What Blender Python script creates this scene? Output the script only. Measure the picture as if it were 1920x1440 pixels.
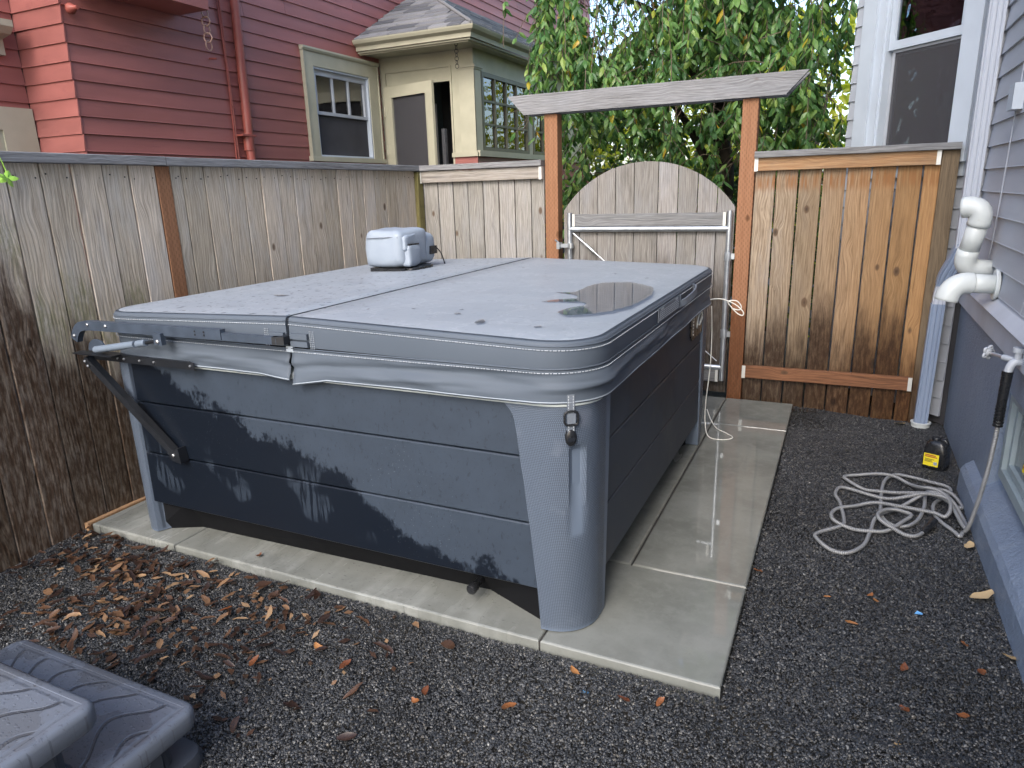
import bpy, bmesh, math, random
from mathutils import Vector, Matrix, noise as mnoise
for o in list(bpy.data.objects): bpy.data.objects.remove(o)
R = random.Random(11)
scn = bpy.context.scene
COL = scn.collection

# ------------------------------------------------------------------ camera
YAW, PITCH, ROLL = -0.44491853, -0.27103361, -0.02977546
def cam_axes():
    cy, sy, cp, sp = math.cos(YAW), math.sin(YAW), math.cos(PITCH), math.sin(PITCH)
    f = Vector((sy*cp, cy*cp, sp)); r = Vector((cy, -sy, 0)); u = r.cross(f)
    return math.cos(ROLL)*r + math.sin(ROLL)*u, -math.sin(ROLL)*r + math.cos(ROLL)*u, f
cr, cu, cf = cam_axes()
cam = bpy.data.cameras.new('camera'); cam.sensor_width = 36; cam.lens = 36*1303.7/1920
cam.clip_start = .05; cam.clip_end = 500
co = bpy.data.objects.new('camera', cam); COL.objects.link(co)
co.matrix_world = Matrix(((cr.x, cu.x, -cf.x, 0), (cr.y, cu.y, -cf.y, 0), (cr.z, cu.z, -cf.z, 1.62), (0, 0, 0, 1)))
scn.camera = co

# ------------------------------------------------------------------ sky, sun, exposure
SUN_EL, SUN_AZ = math.radians(40), math.radians(176)      # azimuth clockwise from +Y: behind the camera
w = bpy.data.worlds.new('World'); scn.world = w; w.use_nodes = True
wn = w.node_tree; sky = wn.nodes.new('ShaderNodeTexSky'); sky.sky_type = 'NISHITA'; sky.sun_disc = False
sky.sun_elevation = SUN_EL; sky.sun_rotation = SUN_AZ; sky.air_density = 1.0; sky.dust_density = 2.6; sky.ozone_density = 1.0
bg = wn.nodes['Background']; bg.inputs['Strength'].default_value = .15
wn.links.new(sky.outputs[0], bg.inputs[0])
sl = bpy.data.lights.new('sun', 'SUN'); sl.energy = .62; sl.angle = math.radians(30); sl.color = (1, .985, .96)
so = bpy.data.objects.new('sun', sl); COL.objects.link(so)
sd = Vector((math.sin(SUN_AZ)*math.cos(SUN_EL), math.cos(SUN_AZ)*math.cos(SUN_EL), math.sin(SUN_EL)))
so.rotation_euler = sd.to_track_quat('Z', 'Y').to_euler(); so.location = sd*30
scn.cycles.use_adaptive_sampling = True; scn.cycles.adaptive_threshold = .02; scn.cycles.max_bounces = 6; scn.cycles.diffuse_bounces = 3; scn.cycles.glossy_bounces = 3; scn.cycles.transmission_bounces = 3; scn.cycles.transparent_max_bounces = 6
scn.view_settings.view_transform = 'Standard'; scn.view_settings.look = 'None'
scn.view_settings.exposure = 1.62; scn.view_settings.gamma = 1; scn.view_settings.use_curve_mapping = False

# ------------------------------------------------------------------ node helpers
class G:
    def __init__(s, name):
        s.m = bpy.data.materials.new(name); s.m.use_nodes = True
        s.t = s.m.node_tree; s.b = s.t.nodes['Principled BSDF']; s.out = s.t.nodes['Material Output']
    def n(s, typ, ins=None, **props):
        nd = s.t.nodes.new('ShaderNode'+typ)
        for k, v in props.items(): setattr(nd, k, v)
        for k, v in (ins or {}).items(): s.set(nd.inputs[k], v)
        return nd
    def set(s, sock, v):
        if isinstance(v, bpy.types.NodeSocket): s.t.links.new(v, sock)
        elif isinstance(v, bpy.types.Node): s.t.links.new(v.outputs[0], sock)
        else:
            if sock.type == 'RGBA' and len(v) == 3: v = (*v, 1)
            sock.default_value = v
    def m_(s, op, a, b=None, c=None, clamp=False):
        d = {0: a}
        if b is not None: d[1] = b
        if c is not None: d[2] = c
        return s.n('Math', d, operation=op, use_clamp=clamp).outputs[0]
    def vm(s, op, a, b):
        return s.n('VectorMath', {0: a, 1: b}, operation=op).outputs[0]
    def mix(s, f, a, b, typ='MIX'):
        nd = s.n('Mix', data_type='RGBA', blend_type=typ)
        s.set(nd.inputs[0], f); s.set(nd.inputs[6], a); s.set(nd.inputs[7], b)
        return nd.outputs[2]
    def ss(s, v, lo, hi, a=0., b=1.):
        nd = s.n('MapRange', {0: v, 1: lo, 2: hi, 3: a, 4: b}, interpolation_type='SMOOTHSTEP')
        return nd.outputs[0]
    def noise(s, vec, scale, detail=3, rough=.5, out=0):
        return s.n('TexNoise', {'Vector': vec, 'Scale': scale, 'Detail': detail, 'Roughness': rough}).outputs[out]
    def obj(s): return s.n('TexCoord').outputs['Object']
    def pos(s): return s.n('NewGeometry').outputs['Position']
    def rnd(s): return s.n('ObjectInfo').outputs['Random']
    def xyz(s, v): return s.n('SeparateXYZ', {0: v}).outputs
    def vec(s, x, y, z): return s.n('CombineXYZ', {0: x, 1: y, 2: z}).outputs[0]
    def bump(s, h, strength=.4, dist=.01, normal=None):
        d = {'Height': h, 'Strength': strength, 'Distance': dist}
        if normal is not None: d['Normal'] = normal
        nd = s.n('Bump', d); s.set(s.b.inputs['Normal'], nd); return nd.outputs[0]
    def P(s, **k):
        for a, v in k.items():
            s.set(s.b.inputs[{'col': 'Base Color', 'rough': 'Roughness', 'metal': 'Metallic', 'spec': 'Specular IOR Level', 'coat': 'Coat Weight', 'coatr': 'Coat Roughness'}[a]], v)
        return s.m
def mul(c, k): return tuple(min(1, x*k) for x in c)
def paint(name, col, rough=.5, var=.12, sc=6., bsc=90., bst=.15, stretch=(1, 1, 1), tint=.0, metal=0., spec=.5, dirt=None):
    g = G(name); v = g.vm('ADD', g.obj(), g.vec(g.m_('MULTIPLY', g.rnd(), 31), g.m_('MULTIPLY', g.rnd(), 17), 0.)); v = g.vm('MULTIPLY', v, stretch)
    c = g.mix(g.ss(g.noise(v, sc, 4), .3, .7), mul(col, 1-var), mul(col, 1+var))
    if tint: c = g.mix(1., c, g.vec(*[g.m_('MULTIPLY_ADD', g.rnd(), 2*tint, 1-tint)]*3), 'MULTIPLY')
    if dirt: c = g.mix(g.ss(g.noise(v, sc*2.3, 6, .65), dirt[1], dirt[1]+.18, 0, dirt[2]), c, dirt[0])
    g.bump(g.noise(v, bsc, 3), bst, .004)
    r = g.m_('MULTIPLY_ADD', g.noise(v, sc*1.7, 3), .3, rough-.15)
    return g.P(col=c, rough=r, metal=metal, spec=spec)

# ------------------------------------------------------------------ wood
def wood(name, light, dark, knot=(.06, .035, .02), knots=1., tint=.16, wet=None, mottle=None, rough=.75, rings=55., relief=.5, topstain=False, incised=False, orange=None, mildew=.45):
    g = G(name); rn = g.rnd()
    v0 = g.obj()
    v = g.vm('ADD', v0, g.vec(g.m_('MULTIPLY', rn, 37.3), 0., g.m_('MULTIPLY', rn, 91.7)))
    x, y, z = g.xyz(v)[:3]
    kv = g.n('TexVoronoi', {'Vector': g.vec(g.m_('MULTIPLY', x, 7.), 0., g.m_('MULTIPLY', z, 4.)), 'Scale': 1., 'Randomness': .9})
    kd = kv.outputs['Distance']; kr = g.xyz(kv.outputs['Color'])[0]
    on = g.ss(kr, .54, .58)
    near = g.m_('MULTIPLY', g.ss(kd, .5, .05), on)
    gx = g.m_('ADD', x, g.m_('MULTIPLY', g.noise(g.vec(g.m_('MULTIPLY', x, 5), 0., g.m_('MULTIPLY', z, 1.1)), 1., 3), .09))
    gx = g.m_('ADD', gx, g.m_('MULTIPLY', near, .022))
    ring = g.m_('MULTIPLY_ADD', g.m_('SINE', g.m_('MULTIPLY', gx, rings*6.283)), .5, .5)
    fib = g.noise(g.vec(g.m_('MULTIPLY', gx, 240), g.m_('MULTIPLY', y, 240), g.m_('MULTIPLY', z, 7)), 1., 5, .6)
    val = g.m_('ADD', g.m_('MULTIPLY', g.m_('POWER', ring, .6), .24), g.ss(fib, .25, .75), clamp=False)
    val = g.m_('MULTIPLY', val, .79, clamp=True)
    c = g.mix(val, dark, light)
    blot = g.noise(g.vec(g.m_('MULTIPLY', x, 9), 0., g.m_('MULTIPLY', z, 2.2)), 1., 5, .6)
    if mottle: c = g.mix(g.ss(blot, .42, .72, 0, .75), c, g.mix(val, mul(mottle, .55), mottle))
    if orange:      # colour left in the sheltered boards: (colour, world x0, x1)
        px = g.xyz(g.pos())[0]
        c = g.mix(g.ss(g.m_('ADD', px, g.m_('MULTIPLY', g.m_('SUBTRACT', blot, .5), .5)), orange[1], orange[2], 0, .85), c, g.mix(val, mul(orange[0], .6), orange[0]))
    if mildew and not incised:
        mi = g.noise(g.vec(g.m_('MULTIPLY', gx, 34), 0., g.m_('MULTIPLY', z, 1.7)), 1., 6, .7)
        c = g.mix(g.m_('MULTIPLY', g.ss(mi, .52, .66), mildew), c, g.mix(1., c, (.38, .36, .35), 'MULTIPLY'))
        sp_ = g.ss(g.noise(g.vec(g.m_('MULTIPLY', x, 120), 0., g.m_('MULTIPLY', z, 60)), 1., 3, .6), .66, .72)
        c = g.mix(g.m_('MULTIPLY', sp_, mildew*.8), c, mul(dark, .35))
    tv = g.m_('MULTIPLY_ADD', g.n('TexWhiteNoise', {'W': g.m_('MULTIPLY', rn, 77.7)}, noise_dimensions='1D').outputs[0], 2*tint, 1-tint)
    c = g.mix(1., c, g.vec(tv, tv, g.m_('POWER', tv, 1.15)), 'MULTIPLY')
    if topstain:
        pz = g.xyz(g.pos())[2]
        st = g.noise(g.vec(g.m_('MULTIPLY', x, 60), 0., g.m_('MULTIPLY', z, 2)), 1., 4)
        zz = g.m_('ADD', pz, g.m_('MULTIPLY', g.m_('SUBTRACT', st, .5), -.16))
        band = g.m_('MULTIPLY', g.m_('MULTIPLY', g.ss(zz, 1.54, 1.60), g.ss(zz, 1.69, 1.63, .25, 1)), g.m_('MULTIPLY', g.ss(st, .34, .58), g.ss(blot, .3, .6, .35, 1)))
        c = g.mix(g.m_('MULTIPLY', band, .9), c, g.mix(st, (.10, .04, .014), (.34, .155, .055)))
    kn = g.m_('MULTIPLY', g.ss(g.m_('MULTIPLY', kd, g.m_('MULTIPLY_ADD', kr, -.8, 1.5)), .135, .08), on)
    c = g.mix(g.m_('MULTIPLY', kn, .85*knots), c, g.mix(g.ss(kd, .02, .10), mul(knot, .5), mul(knot, 1.6)))
    rg = rough
    if wet:   # (z level, softness, noise amount, colour multiplier)
        P = g.pos(); px, py, pz = g.xyz(P)[:3]
        nz = g.noise(g.vec(g.m_('MULTIPLY', x, 16), 0., g.m_('MULTIPLY', z, 3.2)), 1., 6, .65)
        bz = g.noise(g.vec(px, py, g.m_('MULTIPLY', pz, .4)), 2.3, 2)
        lev = g.m_('ADD', g.m_('MULTIPLY_ADD', g.m_('SUBTRACT', nz, .5), wet[2], wet[0] if name != 'weathered_cedar' else g.ss(py, 2.2, 2.9, wet[0], wet[0]-.45)), g.m_('MULTIPLY_ADD', g.m_('SUBTRACT', g.n('TexWhiteNoise', {'W': g.m_('MULTIPLY', rn, 31.7)}, noise_dimensions='1D').outputs[0], .4), wet[2]*.55, g.m_('MULTIPLY', g.m_('SUBTRACT', bz, .5), wet[2]*.8)))
        wm = g.ss(g.m_('SUBTRACT', lev, pz), -wet[1], wet[1])
        fl = g.ss(g.noise(g.vec(g.m_('MULTIPLY', x, 45), 0., g.m_('MULTIPLY', z, 12)), 1., 5, .7), .35, .6)
        wc = g.mix(1., c, wet[3], 'MULTIPLY')
        if len(wet) > 4:    # mossy tide line
            md = g.m_('MULTIPLY', g.ss(g.m_('ABSOLUTE', g.m_('SUBTRACT', g.m_('ADD', lev, .12), pz)), .2, .0), g.m_('MULTIPLY', fl, .55))
            c = g.mix(md, c, wet[4])
        c = g.mix(g.m_('MULTIPLY', wm, g.m_('MULTIPLY_ADD', fl, .22, .76)), c, wc)
        rg = g.m_('MULTIPLY_ADD', wm, -.3, rough)
    h = g.m_('ADD', g.m_('MULTIPLY', fib, .7), g.m_('MULTIPLY', ring, .3))
    if incised:
        row = g.m_('FLOOR', g.m_('MULTIPLY', g.xyz(v0)[0], 70))
        zz = g.m_('FRACT', g.m_('ADD', g.m_('MULTIPLY', g.xyz(v0)[2], 26), g.m_('MULTIPLY', row, .5)))
        xx = g.m_('FRACT', g.m_('MULTIPLY', g.xyz(v0)[0], 70))
        dash = g.m_('MULTIPLY', g.m_('MULTIPLY', g.ss(zz, .2, .26), g.ss(zz, .72, .66)), g.m_('MULTIPLY', g.ss(xx, .3, .4), g.ss(xx, .75, .65)))
        c = g.mix(g.m_('MULTIPLY', g.m_('MULTIPLY', dash, g.ss(fib, .3, .6, .3, 1)), .42), c, mul(dark, .3)); h = g.m_('SUBTRACT', h, dash)
    h = g.m_('SUBTRACT', h, g.m_('MULTIPLY', kn, .4))
    g.bump(h, relief, .004)
    return g.P(col=c, rough=rg, spec=.3)

# ------------------------------------------------------------------ mesh helpers
WM = {}
def setw(o, M, parent=None):
    WM[o.name] = M
    if parent is not None:
        o.parent = parent; o.matrix_basis = WM[parent.name].inverted() @ M
    else: o.matrix_basis = M
def tag(o, label=None, cat=None, group=None, kind=None):
    if label: o['label'] = label
    if cat: o['category'] = cat
    if group: o['group'] = group
    if kind: o['kind'] = kind
    return o
def thing(name, loc, label, cat, group=None, kind=None):
    o = bpy.data.objects.new(name, None); o.empty_display_size = .1; COL.objects.link(o)
    setw(o, Matrix.Translation(loc)); return tag(o, label, cat, group, kind)
def link(name, me, mat, parent=None, M=None):
    o = bpy.data.objects.new(name, me); COL.objects.link(o)
    if mat is not None and not me.materials: me.materials.append(mat)
    setw(o, M or Matrix(), parent); return o
class MB:
    def __init__(s): s.v = []; s.f = []
    def add(s, vs, fs):
        k = len(s.v); s.v += [Vector(p) for p in vs]; s.f += [tuple(i+k for i in f) for f in fs]; return s
    def hexa(s, p):    # 8 points: bottom loop 0-3, top loop 4-7
        return s.add(p, [(3, 2, 1, 0), (4, 5, 6, 7), (0, 1, 5, 4), (1, 2, 6, 5), (2, 3, 7, 6), (3, 0, 4, 7)])
    def box(s, x0, x1, y0, y1, z0, z1):
        return s.hexa([(x0, y0, z0), (x1, y0, z0), (x1, y1, z0), (x0, y1, z0), (x0, y0, z1), (x1, y0, z1), (x1, y1, z1), (x0, y1, z1)])
    def loft(s, loops, cap=True, closed=True):
        k = len(s.v); n = len(loops[0])
        for l in loops: s.v += [Vector(p) for p in l]
        for i in range(len(loops)-1):
            for j in range(n if closed else n-1):
                a = k+i*n+j; b = k+i*n+(j+1) % n
                s.f.append((a, b, b+n, a+n))
        if cap and closed:
            s.f.append(tuple(k+j for j in reversed(range(n)))); s.f.append(tuple(k+(len(loops)-1)*n+j for j in range(n)))
        return s
    def cbox(s, x0, x1, y0, y1, z0, z1, c=.003):     # chamfered edges along z
        def lp(z): return [(x0+c, y0, z), (x1-c, y0, z), (x1, y0+c, z), (x1, y1-c, z), (x1-c, y1, z), (x0+c, y1, z), (x0, y1-c, z), (x0, y0+c, z)]
        return s.loft([lp(z0), lp(z1)])
    def obox(s, F, a0, a1, b0, b1, c0, c1):
        return s.hexa([F(a, b, c) for c in (c0, c1) for a, b in ((a0, b0), (a1, b0), (a1, b1), (a0, b1))])
    def sweep(s, pts, sec, up=(0, 0, 1), cap=True, closed=False):
        pts = [Vector(p) for p in pts]; n = len(pts); loops = []
        prev = None
        for i, p in enumerate(pts):
            if closed: t = pts[(i+1) % n]-pts[i-1]
            else: t = pts[min(i+1, n-1)]-pts[max(i-1, 0)]
            t.normalize()
            if prev is None:
                u = Vector(up); u = u-t*u.dot(t)
                if u.length < 1e-3: u = Vector((1, 0, 0))-t*t.x
            else: u = prev-t*prev.dot(t)
            u.normalize(); prev = u; r = t.cross(u)
            sc = sec(i/(n-1)) if callable(sec) else sec
            loops.append([p+r*a+u*b for a, b in sc])
        if closed: loops.append(loops[0])
        return s.loft(loops, cap and not closed)
    def tube(s, pts, r, n=8, cap=True, closed=False):
        if callable(r): sec = lambda t: [(r(t)*math.cos(2*math.pi*j/n), r(t)*math.sin(2*math.pi*j/n)) for j in range(n)]
        else: sec = [(r*math.cos(2*math.pi*j/n), r*math.sin(2*math.pi*j/n)) for j in range(n)]
        return s.sweep(pts, sec, cap=cap, closed=closed)
    def lathe(s, prof, n=16, M=None):
        M = M or Matrix()
        return s.loft([[M @ Vector((r*math.cos(2*math.pi*j/n), r*math.sin(2*math.pi*j/n), z)) for j in range(n)] for r, z in prof])
    def build(s, name, mat, parent=None, smooth=False, M=None, recenter=True, uv=None, mods=None):
        if M is None and recenter:
            lo = Vector([min(p[i] for p in s.v) for i in range(3)]); hi = Vector([max(p[i] for p in s.v) for i in range(3)])
            c = Vector(((lo.x+hi.x)/2, (lo.y+hi.y)/2, lo.z)); M = Matrix.Translation(c); vs = [p-c for p in s.v]
        else: vs = s.v; M = M or Matrix()
        me = bpy.data.meshes.new(name); me.from_pydata(vs, [], s.f)
        if smooth: me.polygons.foreach_set('use_smooth', [True]*len(me.polygons))
        me.update()
        bm = bmesh.new(); bm.from_mesh(me); bmesh.ops.recalc_face_normals(bm, faces=bm.faces); bm.to_mesh(me); bm.free()
        if uv:
            l = me.uv_layers.new(name='UVMap')
            for lp in me.loops: l.data[lp.index].uv = uv[lp.vertex_index]
        o = link(name, me, mat, parent, M)
        if smooth and smooth != True:
            md = o.modifiers.new('es', 'EDGE_SPLIT'); md.split_angle = math.radians(smooth)
        return o
def plane_frame(o, u, n):
    o, u, n = Vector(o), Vector(u), Vector(n)
    return lambda a, b, c: o+u*a+n*b+Vector((0, 0, c))
def board(name, mat, parent, p0, zdir, xdir, length, w, t, c=.003, cut=None):
    """a plank: local z = length, x = width (centred), y = thickness 0..t along -normal"""
    Z = Vector(zdir).normalized(); X = Vector(xdir).normalized(); Y = Z.cross(X)
    M = Matrix(((X.x, Y.x, Z.x, p0[0]), (X.y, Y.y, Z.y, p0[1]), (X.z, Y.z, Z.z, p0[2]), (0, 0, 0, 1)))
    m = MB()
    if cut: m.loft(cut)
    else: m.cbox(-w/2, w/2, -t/2, t/2, 0, length, c)
    return m.build(name, mat, parent, M=M, recenter=False)
def smooth_path(pts, k=6, closed=False):
    pts = [Vector(p) for p in pts]; n = len(pts); out = []
    rng = range(n) if closed else range(n-1)
    for i in rng:
        if closed: a, b, c, d = pts[i-1], pts[i], pts[(i+1) % n], pts[(i+2) % n]
        else: a, b, c, d = pts[max(i-1, 0)], pts[i], pts[i+1], pts[min(i+2, n-1)]
        for j in range(k):
            t = j/k
            out.append(.5*((2*b)+(c-a)*t+(2*a-5*b+4*c-d)*t*t+(3*b-3*c+d-a)*t**3))
    if not closed: out.append(pts[-1])
    return out
X1, Y1, Z1 = Vector((1, 0, 0)), Vector((0, 1, 0)), Vector((0, 0, 1))

# ------------------------------------------------------------------ materials
M = {}
M['fence'] = wood('weathered_cedar', (.66, .58, .47), (.24, .20, .155), mottle=(.56, .53, .485), tint=.15,
                  wet=(1.02, .16, .75, (.105, .068, .048), (.12, .13, .035)))
M['fence_back'] = wood('silver_cedar', (.40, .385, .355), (.15, .138, .122), mottle=(.365, .365, .37), tint=.12)
M['gate'] = wood('gate_cedar', (.335, .32, .30), (.12, .11, .10), mottle=(.305, .305, .31), tint=.12, wet=(.88, .2, .5, (.2, .16, .13)))
M['fence_right'] = wood('golden_cedar', (.39, .315, .225), (.115, .078, .048), mottle=(.33, .29, .24), tint=.2, topstain=True,
                        orange=((.42, .225, .085), -.55, .55), wet=(.56, .22, .6, (.105, .065, .045)), relief=.45)
M['rail_dark'] = wood('wet_rail', (.26, .12, .06), (.085, .04, .022), tint=.1, rings=38)
M['rail_new'] = wood('rail_cedar', (.44, .27, .14), (.20, .10, .045), mottle=(.36, .27, .18), tint=.1, rings=32)
M['rail_grey'] = wood('rail_grey', (.42, .39, .355), (.20, .175, .15), mottle=(.39, .385, .385), tint=.1, rings=32)
M['cap'] = wood('cap_grey', (.285, .29, .295), (.095, .096, .10), mottle=(.26, .27, .285), tint=.1, knots=.7)
M['post'] = wood('treated_post', (.34, .175, .095), (.20, .09, .045), knot=(.07, .03, .012), tint=.06, incised=True, rings=20, relief=.25,
                 wet=(.70, .05, .12, (.45, .36, .28)))
M['post_moss'] = wood('mossy_post', (.26, .23, .09), (.10, .085, .035), mottle=(.16, .18, .05), tint=.1)
M['post_brown'] = wood('end_post', (.20, .15, .095), (.095, .07, .045), tint=.05, rings=26, wet=(.4, .15, .4, (.4, .32, .28)))
M['galv'] = paint('galvanised_pipe', (.52, .56, .60), .38, .1, 18, 120, .05, metal=.85)
M['bracket'] = paint('pale_bracket', (.62, .63, .60), .5, .08, metal=.3)
M['red'] = paint('red_siding', (.275, .096, .084), .5, .14, 2.2, 60, .2, stretch=(1, .35, 3), tint=.07, dirt=((.16, .05, .05), .56, .5))
M['redpipe'] = paint('red_downspout', (.29, .075, .058), .45, .12, 7, tint=.02)
M['olive'] = paint('olive_trim', (.39, .38, .29), .5, .07, 5, tint=.03)
M['olive_dark'] = paint('olive_sash', (.10, .098, .07), .4, .08, 5)
M['sash'] = paint('grey_sash', (.40, .43, .47), .45, .06, 5)
M['sashgreen'] = paint('pale_green_sash', (.30, .36, .38), .5, .08, 6)
M['white'] = paint('white_paint', (.47, .53, .60), .45, .04, 5, bst=.06)
M['siding'] = paint('grey_siding', (.395, .425, .48), .55, .07, 2.4, 70, .15, stretch=(1, .4, 2.5), tint=.04)
M['fascia'] = paint('grey_fascia', (.46, .49, .55), .5, .07, 4)
M['spout'] = paint('blue_grey_spout', (.24, .30, .41), .4, .03, 3)
M['spout_light'] = paint('pale_spout', (.44, .48, .55), .4, .02, 3)
M['pvc'] = paint('white_pvc', (.60, .64, .635), .35, .05, 9, bst=.05, dirt=((.45, .42, .33), .6, .5))
M['black'] = paint('black_metal', (.009, .011, .015), .42, .2, 14, 150, .06)
M['steel'] = paint('grey_steel', (.045, .06, .085), .38, .15, 20, 150, .05, dirt=((.3, .32, .35), .70, .4))
M['spring'] = paint('spring_grey', (.16, .20, .255), .35, .08, 12)
M['bolt'] = paint('bolt', (.6, .6, .6), .3, .05, metal=.9)
M['blackplastic'] = paint('black_plastic', (.014, .015, .017), .28, .15, 14, 90, .05)
M['base'] = paint('matte_black_base', (.006, .0065, .008), .8, spec=.15)
M['dark'] = paint('dark_void', (.008, .008, .01), .9)
M['soil'] = paint('dark_soil', (.030, .028, .027), .85, .3, 9, 200, .8)
M['interior'] = paint('interior_wall', (.045, .045, .05), .9, .2, 2)
M['curtain'] = paint('curtain', (.22, .22, .22), .9, .1, 2)
M['cord'] = paint('white_cord', (.75, .75, .70), .5)
M['grey_cloth'] = paint('grey_webbing', (.13, .15, .18), .6, .1, 60, 300, .3)
M['yellow'] = paint('yellow_label', (.75, .62, .03), .4, .05)
M['label_ink'] = paint('label_ink', (.35, .05, .03), .5)
M['label_black'] = paint('label_black', (.02, .02, .02), .5)
M['twig'] = paint('twig_bark', (.10, .075, .055), .8, .2, 20)
M['trunk'] = paint('dark_bark', (.045, .035, .028), .85, .35, 14, 60, .8)
M['bluebit'] = paint('blue_scrap', (.12, .32, .6), .4)
M['lime'] = paint('lime_leaf', (.30, .55, .08), .5, .1, 20)

def glass():
    g = G('window_glass'); fr = g.n('Fresnel', {'IOR': 1.55}); gl = g.n('BsdfGlossy', {'Roughness': .015, 'Color': (.95, .97, 1)})
    tr = g.n('BsdfTransparent', {'Color': (.72, .76, .78)}); mx = g.n('MixShader', {0: g.m_('MULTIPLY_ADD', fr, 1.3, .06, clamp=True), 1: tr, 2: gl})
    wav = g.n('Bump', {'Height': g.noise(g.obj(), 6., 2), 'Strength': .08, 'Distance': .02}); g.set(gl.inputs['Normal'], wav)
    g.t.links.new(mx.outputs[0], g.out.inputs[0]); return g.m
M['glass'] = glass()
def screen():
    g = G('insect_screen'); d = g.n('BsdfDiffuse', {'Color': (.10, .10, .11)}); tr = g.n('BsdfTransparent')
    mx = g.n('MixShader', {0: .42, 1: tr, 2: d}); g.t.links.new(mx.outputs[0], g.out.inputs[0]); return g.m
M['screen'] = screen()

def concrete():
    g = G('wet_concrete'); p = g.pos(); x, y, z = g.xyz(p)[:3]
    n1 = g.noise(p, 3., 5, .6); n2 = g.noise(p, 60., 4, .7)
    st = g.noise(g.vec(g.m_('MULTIPLY', x, 7.), g.m_('MULTIPLY', y, 1.3), 0.), 1., 4)
    wetm = g.ss(g.m_('ADD', g.m_('MULTIPLY_ADD', st, .5, g.m_('MULTIPLY', n1, .5)), g.m_('MULTIPLY', g.ss(x, -1.2, -.4), .16)), .41, .55)
    c = g.mix(g.ss(n1, .3, .7), (.165, .173, .160), (.30, .312, .292)); c = g.mix(g.ss(g.noise(p, 14., 5, .7), .45, .65, 0, .35), c, (.36, .375, .355)); c = g.mix(g.m_('MULTIPLY', g.ss(n2, .55, .75), .3), c, (.12, .115, .10))
    c = g.mix(g.m_('MULTIPLY', wetm, .55), c, (.135, .142, .126))
    sp = g.ss(g.noise(g.vec(g.m_('MULTIPLY', x, 40), g.m_('MULTIPLY', y, 120), 0.), 1., 2), .66, .70, 0, .6)
    c = g.mix(g.m_('MULTIPLY', sp, g.ss(x, -.9, -1.1)), c, (.05, .05, .045))
    # standing water: mirror-smooth patches on the right-hand strip
    pud = g.ss(g.m_('ADD', g.noise(g.vec(g.m_('MULTIPLY', x, 9), g.m_('MULTIPLY', y, 1.2), 3.), 1., 3), g.m_('MULTIPLY', g.ss(x, -.95, -.55), .14)), .44, .54)
    r = g.m_('MULTIPLY_ADD', wetm, -.26, .52); r = g.m_('MULTIPLY', r, g.m_('MULTIPLY_ADD', pud, -.9, 1))
    g.bump(g.m_('MULTIPLY', n2, g.m_('SUBTRACT', 1., g.m_('MULTIPLY', pud, .95))), .3, .0015)
    return g.P(col=c, rough=r, spec=.5)
M['concrete'] = concrete()

def stucco():
    g = G('blue_stucco'); p = g.pos(); n1 = g.noise(p, 2.5, 4); n2 = g.noise(p, 75., 5, .65)
    st = g.noise(g.vec(0., g.m_('MULTIPLY', g.xyz(p)[1], 11.), g.m_('MULTIPLY', g.xyz(p)[2], .7)), 1., 3)
    c = g.mix(n1, (.165, .21, .29), (.235, .29, .375)); c = g.mix(g.ss(st, .5, .72, 0, .5), c, (.26, .31, .385))
    g.bump(g.m_('ADD', n2, g.m_('MULTIPLY', g.noise(p, 28., 3), .8)), .8, .010)
    return g.P(col=c, rough=.5)
M['stucco'] = stucco()

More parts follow.
